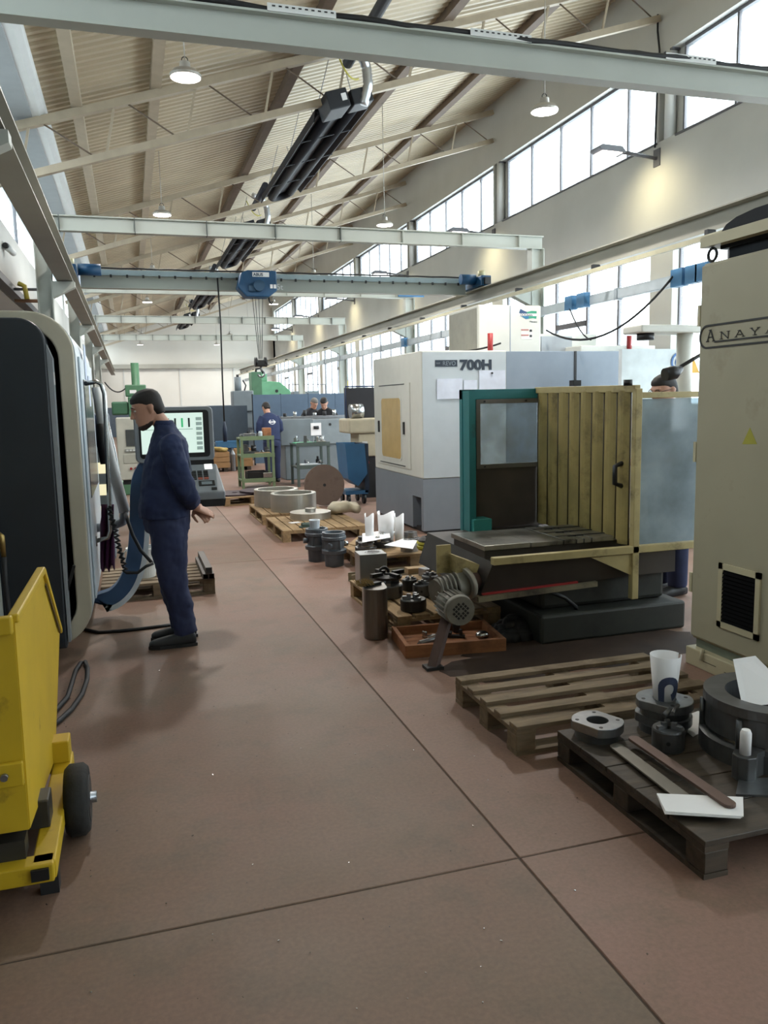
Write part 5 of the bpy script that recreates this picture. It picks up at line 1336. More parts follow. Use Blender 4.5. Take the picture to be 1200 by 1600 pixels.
for (n, l, c, x0, x1, y0, y1, z0, z1, m) in shelf_items:
    if n in ('machine_vice', 'steel_casting'):
        t = thing(n, l, c, ((x0+x1)/2, (y0+y1)/2, z0)); w_, d_, h_ = (x1-x0)/2, (y1-y0)/2, z1-z0
        G().box(-w_, w_, -d_, d_, 0, h_*.35).build('base', m, t, bevel=.008); G().box(-w_*.9, -w_*.4, -d_*.8, d_*.8, h_*.35, h_).build('jaw', m, t, bevel=.008); G().cyl((w_*.4, 0, h_*.35), (w_*.4, 0, h_*.9), w_*.35, n=14).build('boss', m, t)
    elif n == 'glass_jar':
        o = G().lathe([(.001, 0), (.04, 0), (.042, .09), (.03, .12), (.001, .12)], n=14).build(n, m); o.location = ((x0+x1)/2, (y0+y1)/2, z0); tag(o, l, c)
    elif n == 'plastic_crate':
        t = thing(n, l, c, ((x0+x1)/2, (y0+y1)/2, z0)); w_, d_, h_ = (x1-x0)/2, (y1-y0)/2, z1-z0
        G().box(-w_, w_, -d_, d_, 0, .01).build('base', m, t)
        for a in ((-w_, w_, -d_, -d_+.01), (-w_, w_, d_-.01, d_), (-w_, -w_+.01, -d_, d_), (w_-.01, w_, -d_, d_)): G().box(a[0], a[1], a[2], a[3], .01, h_).build('side', m, t)
        G().box(-w_-.01, w_+.01, -d_-.012, -d_, h_-.03, h_).build('rim', m, t)
    else: stuffbox(n, l, c, x0, x1, y0, y1, z0, z1, m)
# grey lathe with headstock and chuck
t = thing('lathe', 'long grey lathe where the two workers bend over the bed', 'lathe', (4.0, 17.6, 0), 0)
box(3.15, 5.4, 17.3, 18.0, .0, .75).build('cabinet_base', M_lgrey, t, True, bevel=.02)
box(3.05, 3.75, 17.25, 18.0, .75, 1.32).build('headstock', M_lgrey, t, True, bevel=.02)
box(3.75, 5.4, 17.25, 17.95, .75, 1.30).build('bed_cover', mat('lathe_cover', '7d878c', .5), t, True, bevel=.02)
box(3.72, 3.95, 17.235, 17.25, .95, 1.22).build('sign_plate', M_paper, t, True)
G().cyl((3.78, 17.23, 1.12), (3.89, 17.23, 1.12), .035, n=14).build('sign_mark', M_dkmetal, t, True)
G().cyl((4.15, 17.24, 1.18), (4.15, 17.25, 1.18), .03, n=12).build('knob', M_black, t, True)
box(3.1, 4.6, 17.3, 17.6, 1.32, 1.37).build('tool_shelf', M_steel, t, True)
for k in range(6): G().cyl((3.2+.22*k, 17.45, 1.37), (3.2+.22*k, 17.45, 1.44+.03*(k % 3)), .04, n=10).build('tool', M_steel2 if k % 2 else M_dkmetal, t, True)
# cream lathe with dark guard next to the white machining centre
t = thing('lathe', 'cream lathe carriage with a shiny chuck and a dark guard behind the blue skip', 'lathe', (4.000, 13.570, 0.000), 0)
M_crm = mat('lathe_cream', 'b5ac94', .5)
box(3.700, 4.700, 13.320, 13.870, 0.720, 1.120).build('apron', M_crm, t, True, bevel=.02)
box(3.520, 4.700, 13.270, 13.970, 1.120, 1.370).build('carriage', M_crm, t, True, bevel=.03)
box(3.760, 4.700, 13.370, 13.870, 0.000, 0.720).build('base', M_dkmetal, t, True)
G().cyl((3.600, 13.470, 1.490), (3.820, 13.470, 1.500), .125, n=24).build('chuck', M_steel2, t, True)
box(3.620, 4.700, 13.870, 13.920, 1.370, 1.900).build('guard', mat('guard_dark', '26262c', .5), t, True)
G().tube([(3.630, 13.850, 1.370), (3.630, 13.850, 1.920), (4.600, 13.850, 1.920)], .015, 6).build('guard_rail', mat('rail_blue', '2a3a5c', .5), t, True)
box(3.760, 3.850, 13.300, 13.320, 0.780, 0.980).build('switch_box', M_white, t, True)
G().cyl((3.820, 13.290, 0.620), (3.820, 13.350, 0.620), .05, n=14).build('emergency_stop', M_red, t, True)
# blue swarf skip
DX = .10
t = thing('swarf_skip', 'blue steel swarf skip on legs beside the rusty disc', 'skip', (3.52, 12.75, 0), 0)
M_bsk = mat('skip_blue', '2d5f86', .45, var=.15, scale=3); M_bsd = mat('skip_navy', '14273c', .5)
prof = [(3.26, .99), (3.30, .42), (3.46, .30), (3.62, .50), (3.58, .98)]
G().prism(prof, 'Y', 12.55, 12.56).build('end_plate', M_bsk, t, True); G().prism(prof, 'Y', 13.15, 13.16).build('end_plate', M_bsk, t, True)
for a, b in ((0, 1), (1, 2), (2, 3), (3, 4)):
    p, q = prof[a], prof[b]; G().bar((p[0], 12.56, p[1]), (q[0], 12.56, q[1]), .01, .01)
    G().hexa([(p[0], 12.56, p[1]), (q[0], 12.56, q[1]), (q[0]+.01, 12.56, q[1]), (p[0]+.01, 12.56, p[1])], [(p[0], 13.15, p[1]), (q[0], 13.15, q[1]), (q[0]+.01, 13.15, q[1]), (p[0]+.01, 13.15, p[1])]).build('side_plate', M_bsk if a < 2 else M_bsd, t, True)
box(3.59, 3.66, 12.6, 13.1, .18, .98).build('back_frame', M_bsd, t, True)
box(3.26, 3.64, 12.6, 13.1, .16, .22).build('chassis', M_bsk, t, True)
for x in (3.32, 3.58):
    for y in (12.65, 13.05):
        G().cyl((x-.02, y, .08), (x+.02, y, .08), .08, n=16).build('wheel', M_black, t, True); box(x-.03, x+.03, y-.02, y+.02, .08, .17).build('fork', M_bsd, t, True)
# blue partition
t = thing('sheet_partition', 'long blue-grey sheet partition behind the workers', 'partition', (4.6, 22.0, 0), 0)
for k in range(4): box(3.18+.76*k, 3.18+.76*(k+1)-.008, 21.98, 22.02, .05, 1.90).build('panel', mat('partition_blue', '45586c', .55, var=.06), t, True)
for k in range(5): box(3.16+.76*k, 3.20+.76*k, 22.02, 22.07, 0, 1.92).build('post', M_dkmetal, t, True)
t = thing('sheet_partition', 'darker low blue partition next to the walkway', 'partition', (2.6, 22.6, 0), 0)
box(1.95, 3.1, 22.58, 22.62, .05, 1.62).build('panel', mat('partition_navy', '35424e', .55), t, True)
for x in (1.97, 3.08): box(x-.02, x+.02, 22.62, 22.66, 0, 1.62).build('post', M_dkmetal, t, True)
# mint green machine
t = thing('boring_machine', 'mint green boring machine rising above the blue partition', 'machine', (4.4, 26, 0), 0)
G().prism([(4.02, 1.7), (4.95, 1.7), (4.95, 2.05), (4.62, 2.33), (4.30, 2.36), (4.02, 2.36)], 'Y', 25.8, 26.6).build('head', M_mint, t, True, bevel=.02)
box(3.72, 4.05, 25.8, 26.4, 0, 2.66).build('column', M_grn, t, True, bevel=.02)
box(4.0, 4.22, 25.85, 26.3, 2.36, 2.60).build('top_box', M_mint, t, True, bevel=.015)
G().tube([(3.9, 26, 2.66), (3.9, 26, 2.75), (4.05, 26, 2.78), (4.12, 26, 2.6)], .04, 8).build('top_pipe', M_dkmetal, t, True)
G().cyl((4.5, 25.79, 2.05), (4.5, 25.8, 2.05), .05, n=12).build('inspection_hole', M_dkmetal, t, True)
box(3.8, 5.0, 25.8, 26.8, 0, 1.7).build('base', M_grn, t, True)
# grey mill
t = thing('tool_mill', 'grey knee milling machine by the dark partition', 'machine', (3.2, 24.2, 0), 0)
box(2.90, 3.5, 24.0, 24.6, 1.45, 2.05).build('ram', M_lgrey, t, True, bevel=.03)
box(3.0, 3.5, 24.1, 24.7, 0, 1.45).build('column', M_lgrey, t, True, bevel=.03)
G().cyl((3.08, 24.2, 2.05), (3.08, 24.2, 2.45), .10, n=16).build('motor', mat('mill_motor', '7a8388', .5), t, True)
G().cyl((3.08, 24.2, 2.45), (3.08, 24.2, 2.52), .04, n=10).build('draw_bar', M_dkmetal, t, True)
G().tube([(3.25, 24.1, 2.05), (3.3, 24.1, 2.2), (3.22, 24.1, 2.35)], .02, 6).build('lever', M_dkmetal, t, True)
box(2.6, 3.4, 23.8, 24.3, .85, .98).build('table', M_steel, t, True)
box(2.75, 3.1, 23.95, 24.4, 0, .85).build('knee', M_lgrey, t, True)
# green radial drill by the white wall
t = thing('radial_drill', 'green radial drill with a tall round column behind the worker', 'machine', (.12, 16.2, 0), 0)
G().cyl((.14, 16.2, 0), (.14, 16.2, 2.47), .075, n=18).build('column', M_grn, t, True)
box(-.06, .32, 16.0, 16.4, 1.84, 2.06).build('arm_head', M_grn, t, True, bevel=.02)
box(-.02, .26, 15.95, 16.4, 1.42, 1.84).build('drill_head', M_grn, t, True, bevel=.02)
box(.02, .14, 15.94, 15.95, 1.9, 1.96).build('name_plate', M_paper, t, True)
G().cyl((.06, 15.93, 1.6), (.06, 15.95, 1.6), .035, n=12).build('dial', M_white, t, True)
box(-.32, -.02, 16.0, 16.4, 1.50, 1.75).build('motor_box', mat('drill_green_dark', '3f6a50', .5), t, True, bevel=.03)
box(-.3, .6, 15.9, 16.6, 0, .25).build('base', M_grn, t, True, bevel=.02)
hose('drill_cable', 'thin black cable curving from the wall to the green radial drill', 'cable', sag((-.42, 16.3, 2.12), (-.05, 16.2, 2.0), .12, 10), .012, M_cable)
# white CNC control cabinet
t = thing('control_cabinet', 'cream control cabinet with a dark screen on a stand', 'control cabinet', (.0, 12.1, 0), 0)
box(-.20, .26, 12.0, 12.4, .62, 1.50).build('housing', mat('control_cream', 'c4c3b6', .5), t, True, bevel=.015)
box(-.075, .165, 11.985, 12.0, 1.10, 1.33).build('screen', mat('screen_off', '4b4f4e', .25), t, True)
box(-.10, .20, 11.98, 12.0, 1.02, 1.06).build('key_row', mat('key_row', '9a9c94', .5), t, True)
for k in range(6): box(-.08+.045*k, -.05+.045*k, 11.972, 11.98, 1.028, 1.05).build('key', M_white, t, True)
for k in range(2): G().cyl((-.03+.06*k, 11.975, .78), (-.03+.06*k, 12.0, .78), .018, n=10).build('button', M_red, t, True)
box(-.12, .2, 11.99, 12.0, .86, .98).build('lower_panel', mat('control_shade', 'b0afa2', .5), t, True)
box(-.15, .22, 12.05, 12.35, .55, .62).build('bracket', M_dkmetal, t, True)
G().cyl((.03, 12.2, .03), (.03, 12.2, .55), .05, n=12).build('stand', M_dkmetal, t, True); box(-.17, .23, 12.0, 12.4, 0, .03).build('base', M_dkmetal, t, True)
# low machine between
t = thing('turning_machine', 'low grey and navy turning machine beyond the cream machine door', 'machine', (-.8, 9.8, 0), 0)
box(-1.5, -.22, 8.6, 11.2, .1, 1.25).build('bed', M_lgrey, t, True, bevel=.03)
box(-1.5, -.25, 8.7, 11.0, 1.25, 1.58).build('hood', mat('hood_navy', '27334a', .45), t, True, bevel=.04)
box(-1.45, -.3, 8.7, 11.1, 0, .1).build('plinth', M_dkmetal, t, True)
for k in range(3): box(-.55, -.235, 8.59, 8.60, .55+.22*k, .66+.22*k).build('lit_opening', mat('tube_light', 'e8dfb8', .4, emit=.5), t, True)
# crates by the walkway
def crate(label, x0, x1, y0, y1, h, m):
    t = thing('wooden_crate', label, 'crate', ((x0+x1)/2, (y0+y1)/2, 0), 0)
    for k in range(3):
        z0 = .12+(h-.12)*k/3; z1 = .12+(h-.12)*(k+1)/3-.012
        box(x0, x1, y0, y0+.02, z0, z1).build('side_board', m, t, True); box(x0, x1, y1-.02, y1, z0, z1).build('side_board', m, t, True)
        box(x0, x0+.02, y0+.02, y1-.02, z0, z1).build('side_board', m, t, True); box(x1-.02, x1, y0+.02, y1-.02, z0, z1).build('side_board', m, t, True)
    for x in (x0+.05, x1-.15): box(x, x+.1, y0, y1, 0, .1).build('skid', M_woodD, t, True)
    box(x0, x1, y0, y1, .1, .12).build('floor_board', m, t, True)
    return t
M_crt = mat('crate_wood', 'a4825a', .75, var=.15, aniso=(1, 6, 6))
crate('pale wooden crate at the edge of the walkway', 1.90, 2.30, 20.3, 20.9, .50, M_crt)
crate('wooden crate next to the grey gas bottle', 2.48, 2.9, 20.5, 21.1, .55, M_crt)
t = thing('gas_bottle', 'grey gas bottle standing between the wooden crates', 'bottle', (2.39, 20.4, 0))
G().lathe([(.001, 0), (.06, 0), (.065, .02), (.065, .42), (.03, .5), (.02, .52), (.02, .58), (.001, .58)], n=18).build('body', M_steel, t); G().box(-.03, .03, -.015, .015, .55, .6).build('valve', M_blue, t)
g = G()
for i in range(14): g.ball((random.uniform(-.16, .16), random.uniform(-.2, .2), random.uniform(0, .06)), .10, .10, .05, 8, 5)
o = g.build('burlap_heap', mat('burlap', 'a08a50', .9), None, remesh=.03); o.location = (2.1, 20.6, .52); tag(o, 'tan burlap heap on the pale wooden crate', 'sack')
t = thing('storage_bin', 'blue plastic storage bin on the low bench behind the crates', 'bin', (2.4, 21.3, .55), 0)
G().box(-.32, .32, -.2, .2, 0, .02).build('base', M_lblue, t)
for a in ((-.32, .32, -.2, -.18), (-.32, .32, .18, .2), (-.32, -.3, -.18, .18), (.3, .32, -.18, .18)): G().box(a[0], a[1], a[2], a[3], .02, .17).build('side', M_lblue, t)
G().box(-.34, .34, -.215, -.2, .14, .17).build('rim', M_lblue, t)
t = thing('low_bench', 'low dark bench with odds and ends behind the crates', 'bench', (2.4, 21.35, 0), 0)
box(1.95, 2.9, 21.12, 21.7, .50, .55).build('top', M_dkmetal, t, True)
for x in (2.0, 2.85):
    for y in (21.16, 21.66): box(x-.03, x+.03, y-.03, y+.03, 0, .5).build('leg', M_dkmetal, t, True)
for i in range(5):
    part_small('tool_pile_item', 'grey machine part lying on the low dark bench', 'machine part', G().box(-.06, .06, -.05, .05, 0, .06).cyl((0, 0, .06), (0, 0, .13), .04, n=10), (M_steel, M_cast, M_steel2)[i % 3], (2.05+.16*i, 21.58, .55), .4*i)['group'] = 'parts on the low bench'
# yellow-black marked pillar by the windows
t = thing('marked_pillar', 'grey steel pillar with yellow hazard paint by the windows', 'pillar', (6.32, 24.2, 0), 0)
box(6.24, 6.42, 24.12, 24.3, 0, 3.2).build('shaft', M_lgrey, t, True); box(6.30, 6.425, 24.112, 24.12, 1.5, 2.3).build('hazard_paint', mat('hazard_yellow', 'b8a830', .5), t, True)
# railing and machine tops by the far windows
t = thing('machine_rail', 'thin grey guard rail above the low machine by the far windows', 'rail', (6.4, 30, 0), 0)
G().tube([(5.7, 30, 0), (5.7, 30, 2.35), (7.1, 30, 2.33), (7.1, 30, 0)], .03, 8).build('rail', M_frame, t, True)
box(5.9, 6.9, 30.2, 31, 0, 2.1).build('machine_top', M_lgrey, t, True, bevel=.03)


# loose tools crowding the racks
_tools = [(2.10, 16.35, 1.0, 'c'), (2.22, 16.2, 1.0, 'r'), (2.33, 16.4, 1.0, 'b'), (2.42, 16.3, 1.0, 'c'), (2.58, 16.42, 1.0, 'r'), (2.2, 16.42, .66, 'r'), (2.5, 16.3, .66, 'c'), (2.58, 16.15, .70, 'b'), (2.10, 16.45, .17, 'c'), (2.6, 16.3, .17, 'r'),
          (3.2, 16.25, .87, 'r'), (3.32, 15.95, .87, 'b'), (3.45, 16.3, .85, 'c'), (3.62, 16.25, .85, 'r'), (3.68, 16.1, .85, 'b'), (3.22, 16.3, .40, 'c'), (3.4, 16.25, .40, 'b'), (3.62, 16.2, .40, 'c'), (3.6, 15.9, .44, 'r')]
for i, (x, y, z, kd) in enumerate(_tools):
    h = .07+.05*(i % 3); m = (M_steel, M_dkmetal, M_steel2, M_cast)[i % 4]
    on = 'the green rack' if x < 3 else 'the green and grey work table'
    if kd == 'c': g = G().lathe([(.012, 0), (.045, 0), (.045, h*.6), (.025, h*.7), (.025, h), (.012, h)], n=16); nm, lb = 'turned_bush', 'small turned steel bush standing on '+on
    elif kd == 'r': g = G().box(-.05, .05, -.035, .035, 0, h*.4).cyl((0, 0, h*.4), (0, 0, h), .022, n=10).box(-.05, -.03, -.035, .035, h*.4, h*.7); nm, lb = 'tool_holder', 'small tool holder standing on '+on
    else: g = G().prism([(-.06, 0), (.06, 0), (.06, h*.3), (.01, h*.45), (.01, h*.8), (-.06, h*.8)], 'Y', -.03, .03); nm, lb = 'clamp_block', 'stepped steel clamp block lying on '+on
    o = g.build(nm, m, None, bevel=.002); o.location = (x, y, z); o.rotation_euler = (0, 0, .7*i); tag(o, lb, nm.replace('_', ' '), 'loose tools on '+on)
t = thing('gas_pipe', 'yellow and copper pipes crossing behind the clerestory lintel', 'pipe', (-1.2, 12.8, 3.2), 0)
G().tube([(-1.47, 12.8, 3.34), (-1.0, 12.8, 3.34)], .02, 8).build('pipe', M_frame, t, True)
G().tube([(-1.47, 12.8, 3.18), (-1.0, 12.8, 3.18)], .025, 8).build('copper_pipe', mat('copper_brown', '7a5a44', .45, .4), t, True)
G().tube([(-1.40, 12.8, 3.42), (-1.32, 12.78, 3.38), (-1.30, 12.78, 3.2)], .035, 8).build('yellow_valve', mat('valve_yellow', 'a89a3c', .5), t, True)
hose('wall_cable', 'black cable running down the wall from the roof truss to the wall floodlight', 'cable', [(8.11, 11.42, 7.45), (8.10, 11.40, 7.2), (8.10, 11.34, 6.9), (8.10, 11.38, 6.3), (8.10, 11.40, 5.5)], .016, M_cable)
# ================================================================== people
M_skin = mat('skin', 'b98d78', .55, var=.06, scale=10)
M_hair = mat('dark_hair', '1d1816', .7, var=.2, scale=40)
M_beard = mat('beard_stubble', '3a2c26', .8, var=.2, scale=60)
M_navyc = mat('navy_workwear', '1e2a4c', .85, var=.14, scale=9, bump=.15)
M_navyt = mat('navy_trousers', '232b4a', .85, var=.14, scale=9, bump=.15)
M_shoe = mat('black_shoe', '1b1d20', .55)
def sec(c, rx, ry, tilt=0.0):
    u = Vector((math.cos(tilt), 0, math.sin(tilt)))
    return (Vector(c), u, Vector((0, 1, 0)), rx, ry)
def limb(g, pts, rs, n=14, flat=1.0):
    pts = [Vector(p) for p in pts]; m = len(pts); secs = []
    for i, p in enumerate(pts):
        d = (pts[min(i+1, m-1)]-pts[max(i-1, 0)]).normalized()
        a = d.cross(Vector((0, 1, 0)))
        a = a.normalized() if a.length > .05 else Vector((1, 0, 0)); b = d.cross(a).normalized()
        secs.append((p, a, b, rs[i], rs[i]*flat))
    return g.loft(secs, n)
def head_geo(M):
    """head facing -X, centre at origin, then transformed by M"""
    g = G()
    prof = [(-.122, -.062, .022, .026), (-.112, -.056, .040, .042), (-.090, -.040, .062, .055), (-.060, -.020, .083, .064), (-.025, -.006, .095, .070), (.015, .000, .099, .074), (.05, .002, .098, .075), (.082, .004, .086, .068), (.104, .006, .062, .050), (.118, .007, .028, .024)]
    g.loft([sec((x, 0, z), rx, ry) for z, x, rx, ry in prof], 24, 2.2)
    # nose, brow, lips, chin
    g.loft([sec((-.098, 0, .020), .010, .008), sec((-.108, 0, -.005), .014, .010), sec((-.118, 0, -.026), .017, .014), sec((-.110, 0, -.038), .014, .016)], 10)
    g.loft([((-.092, -.055, .030), (1, 0, 0), (0, 0, 1), .006, .006), ((-.098, -.03, .034), (1, 0, 0), (0, 0, 1), .010, .008), ((-.099, 0, .030), (1, 0, 0), (0, 0, 1), .010, .007), ((-.098, .03, .034), (1, 0, 0), (0, 0, 1), .010, .008), ((-.092, .055, .030), (1, 0, 0), (0, 0, 1), .006, .006)], 8)
    for z in (-.056, -.068): g.ball((-.098, 0, z), .010, .024, .006, 10, 6)
    g.ball((-.088, 0, -.098), .016, .022, .016, 10, 6)
    for s in (-1, 1):
        g.loft([((.012, s*.070, -.035), (1, 0, 0), (0, 1, 0), .010, .008), ((.016, s*.079, -.015), (1, 0, 0), (0, 1, 0), .017, .009), ((.020, s*.084, .008), (1, 0, 0), (0, 1, 0), .021, .010), ((.020, s*.082, .024), (1, 0, 0), (0, 1, 0), .014, .008)], 10)
    return g.xf(M)
def hair_geo(M, short=1.0):
    g = G()
    prof = [(-.055, .062, .040, .058), (-.02, .052, .056, .072), (.010, .040, .068, .079), (.038, .020, .089, .081), (.062, .004, .104, .080), (.090, .002, .097, .073), (.115, .006, .070, .056), (.131, .008, .032, .028)]
    g.loft([sec((x, 0, z), rx*short, ry) for z, x, rx, ry in prof], 24, 2.2)
    return g.xf(M)
def hand_geo(g, wrist, d, side, curl=.5, palm_n=(0, 0, -1)):
    """hand: palm plus five fingers; d = pointing direction, palm_n = palm normal"""
    w_ = Vector(wrist); d = Vector(d).normalized(); n = Vector(palm_n); n = (n-d*n.dot(d)).normalized(); s = d.cross(n)*side
    g.loft([(w_-d*.03, s, n, .026, .020), (w_+d*.02, s, n, .033, .018), (w_+d*.06, s, n, .041, .016), (w_+d*.092, s, n, .040, .014)], 12, 2.4)
    for k, (off, L, r) in enumerate(((-.030, .060, .0080), (-.010, .072, .0088), (.011, .078, .0090), (.031, .070, .0086))):
        p = w_+d*.085+s*off; pts = [p]; dd = d.copy()
        for j, f in enumerate((.45, .32, .23)):
            ang = curl*(.35+.5*j)
            dj = (d*math.cos(ang)+n*math.sin(ang)).normalized(); pts.append(pts[-1]+dj*(L*f))
        g.tube(pts, [r, r*.97, r*.9, r*.7], 8)
    p = w_+d*.025+s*.032
    g.tube([p, p+(s*.8+d*.6+n*.2).normalized()*.035, p+(s*.5+d*.8+n*.4).normalized()*.062, p+(s*.35+d*.9+n*.5).normalized()*.085], [.013, .012, .0105, .008], 8)

# ---- the worker with his hands clasped behind his back
PX, PY = .20, 5.70
t = thing('person', 'worker in navy workwear standing with hands clasped behind his back', 'person', (PX, PY, 0), 0)
HM = Matrix.Translation((-.082, 0, 1.635)) @ Matrix.Rotation(-.30, 4, 'Y')
def L(x, z, y=0): return Vector((x-PX, y, z))
# body: head, neck, trunk, arms with hands, legs - one continuous skin
g = head_geo(HM)
limb(g, [L(.235, 1.47), L(.205, 1.53), L(.165, 1.585)], [.058, .054, .056])
g.loft([sec(L(.20, .86), .10, .14), sec(L(.20, 1.1), .11, .15), sec(L(.22, 1.35), .10, .17), sec(L(.235, 1.44), .08, .15), sec(L(.22, 1.49), .05, .06)], 16)
for s in (-1, 1):
    limb(g, [L(.235, 1.42, s*.17), L(.315, 1.12, s*.235), L(.375, .985, s*.105), L(.40, .955, s*.06)], [.05, .045, .034, .030])
    limb(g, [L(.20, .88, s*.09), L(.215, .48, s*.09), L(.275, .10, s*.095)], [.08, .055, .04])
hand_geo(g, L(.402, .950, -.055), (.78, .38, -.38), 1, .35, (.1, .6, -.8))
hand_geo(g, L(.395, .945, .05), (.55, -.62, -.45), -1, .9, (.4, .2, -.9))
g.build('body', M_skin, t, remesh=.0055, smooth_it=3)
hh = hair_geo(HM).build('hair', M_hair, t, remesh=.007, smooth_it=2)
bd = G(); bd.loft([sec((-.070, 0, -.130), .014, .018), sec((-.063, 0, -.119), .037, .038), sec((-.050, 0, -.103), .056, .0505), sec((-.036, 0, -.090), .060, .0545), sec((-.014, 0, -.083), .045, .056)], 22, 2.2); bd.xf(HM)
bm_ = bd.build('beard', M_beard, t)
for s in (-1, 1):
    e = G().ball((-.084, s*.037, .010), .012, .012, .0075, 10, 6).xf(HM).build('eye', mat('eye_white', 'c9c3bd', .3), t)
    G().ball((-.0935, s*.038, .009), .0035, .005, .005, 8, 5).xf(HM).build('iris', M_black, e)
    G().loft([((-.098, s*.016, .033), (1, 0, 0), (0, 0, 1), .004, .004), ((-.1015, s*.034, .038), (1, 0, 0), (0, 0, 1), .005, .005), ((-.092, s*.058, .032), (1, 0, 0), (0, 0, 1), .004, .003)], 8).xf(HM).build('eyebrow', M_hair, t)
# jacket
g = G()
g.loft([sec(L(.185, .895), .168, .195), sec(L(.188, .96), .172, .205), sec(L(.198, 1.06), .168, .205), sec(L(.206, 1.16), .160, .208), sec(L(.222, 1.27), .146, .216), sec(L(.236, 1.36), .132, .218), sec(L(.242, 1.43), .112, .190), sec(L(.232, 1.48), .085, .13), sec(L(.222, 1.515), .068, .082), sec(L(.215, 1.535), .064, .074)], 28, 2.4)
for s in (-1, 1):
    limb(g, [L(.238, 1.425, s*.155), L(.252, 1.36, s*.205), L(.285, 1.23, s*.235), L(.318, 1.10, s*.240), L(.348, 1.035, s*.185), L(.368, .995, s*.125)], [.078, .082, .074, .069, .064, .057], 16)
j = g.build('jacket', M_navyc, t, remesh=.011, smooth_it=3)
tx = bpy.data.textures.new('cloth_folds', 'CLOUDS'); tx.noise_scale = .09
dm = j.modifiers.new('folds', 'DISPLACE'); dm.texture = tx; dm.strength = .034; dm.mid_level = .5
# collar, pocket print, back print
G().loft([sec(L(.218, 1.515), .072, .084), sec(L(.212, 1.55), .068, .078), sec(L(.208, 1.555), .062, .072), sec(L(.214, 1.515), .06, .072)], 24).build('collar', M_navyc, t)
text('WORKS', .035, mat('print_faint', '6d7690', .8), t, Matrix.Translation((PX, PY, 0)) @ frame_of(L(.085, 1.13, -.185), (.97, -.25, .0), (0, 0, 1))) if False else None
for k in range(5):
    G().box(-.002, .002, -.07+.03*k, -.05+.03*k, -.05+.012*(k % 2), .06).xf(Matrix.Translation(L(.378-.004*abs(k-2), 1.25)) @ Matrix.Rotation(-.12, 4, 'Y')).build('back_print', mat('print_grey', '8f97a8', .8), t)
# trousers
g = G()
g.loft([sec(L(.195, .99), .150, .180), sec(L(.20, .90), .155, .185), sec(L(.205, .80), .146, .18)], 24, 2.3)
for s, dx in ((-1, 0.0), (1, -.015)):
    limb(g, [L(.205, .90, s*.085), L(.205, .76, s*.088), L(.203, .64, s*.09), L(.212, .50, s*.092), L(.235+dx, .36, s*.094), L(.262+dx, .22, s*.096), L(.280+dx, .085, s*.098)], [.118, .125, .118, .100, .088, .080, .076], 18, .86)
j = g.build('trousers', M_navyt, t, remesh=.011, smooth_it=3)
dm = j.modifiers.new('folds', 'DISPLACE'); dm.texture = tx; dm.strength = .03; dm.mid_level = .5
# shoes
for s, dx, dy in ((-1, 0.0, -.0), (1, .02, .02)):
    g = G(); y = s*.098+dy
    g.loft([(L(.345+dx, .045, y), (0, 1, 0), (0, 0, 1), .030, .030), (L(.325+dx, .055, y), (0, 1, 0), (0, 0, 1), .042, .048), (L(.27+dx, .058, y), (0, 1, 0), (0, 0, 1), .045, .052), (L(.19+dx, .045, y), (0, 1, 0), (0, 0, 1), .046, .042), (L(.10+dx, .035, y), (0, 1, 0), (0, 0, 1), .050, .034), (L(.055+dx, .030, y), (0, 1, 0), (0, 0, 1), .044, .029), (L(.030+dx, .026, y), (0, 1, 0), (0, 0, 1), .022, .018)], 16, 2.6)
    sh = g.build('shoe', M_shoe, t, remesh=.008, smooth_it=2)
    G().loft([(L(.350+dx, .0, y), (1, 0, 0), (0, 1, 0), .001, .03), (L(.19+dx, .010, y), (1, 0, 0), (0, 1, 0), .001, .03)], 6) if False else None
    o2 = [(x, yy) for x, yy in ((.352, .030), (.30, .044), (.20, .042), (.10, .052), (.045, .040), (.025, .012), (.025, -.012), (.045, -.040), (.10, -.052), (.20, -.042), (.30, -.044), (.352, -.030))]
    G().prism([(x+dx-PX, yy+y) for x, yy in o2], 'Z', 0, .022).build('sole', M_black, sh)
    G().ball(L(.29+dx, .115, y-.045), .028, .01, .012, 8, 5).build('sock', M_white, t) if s < 0 else None

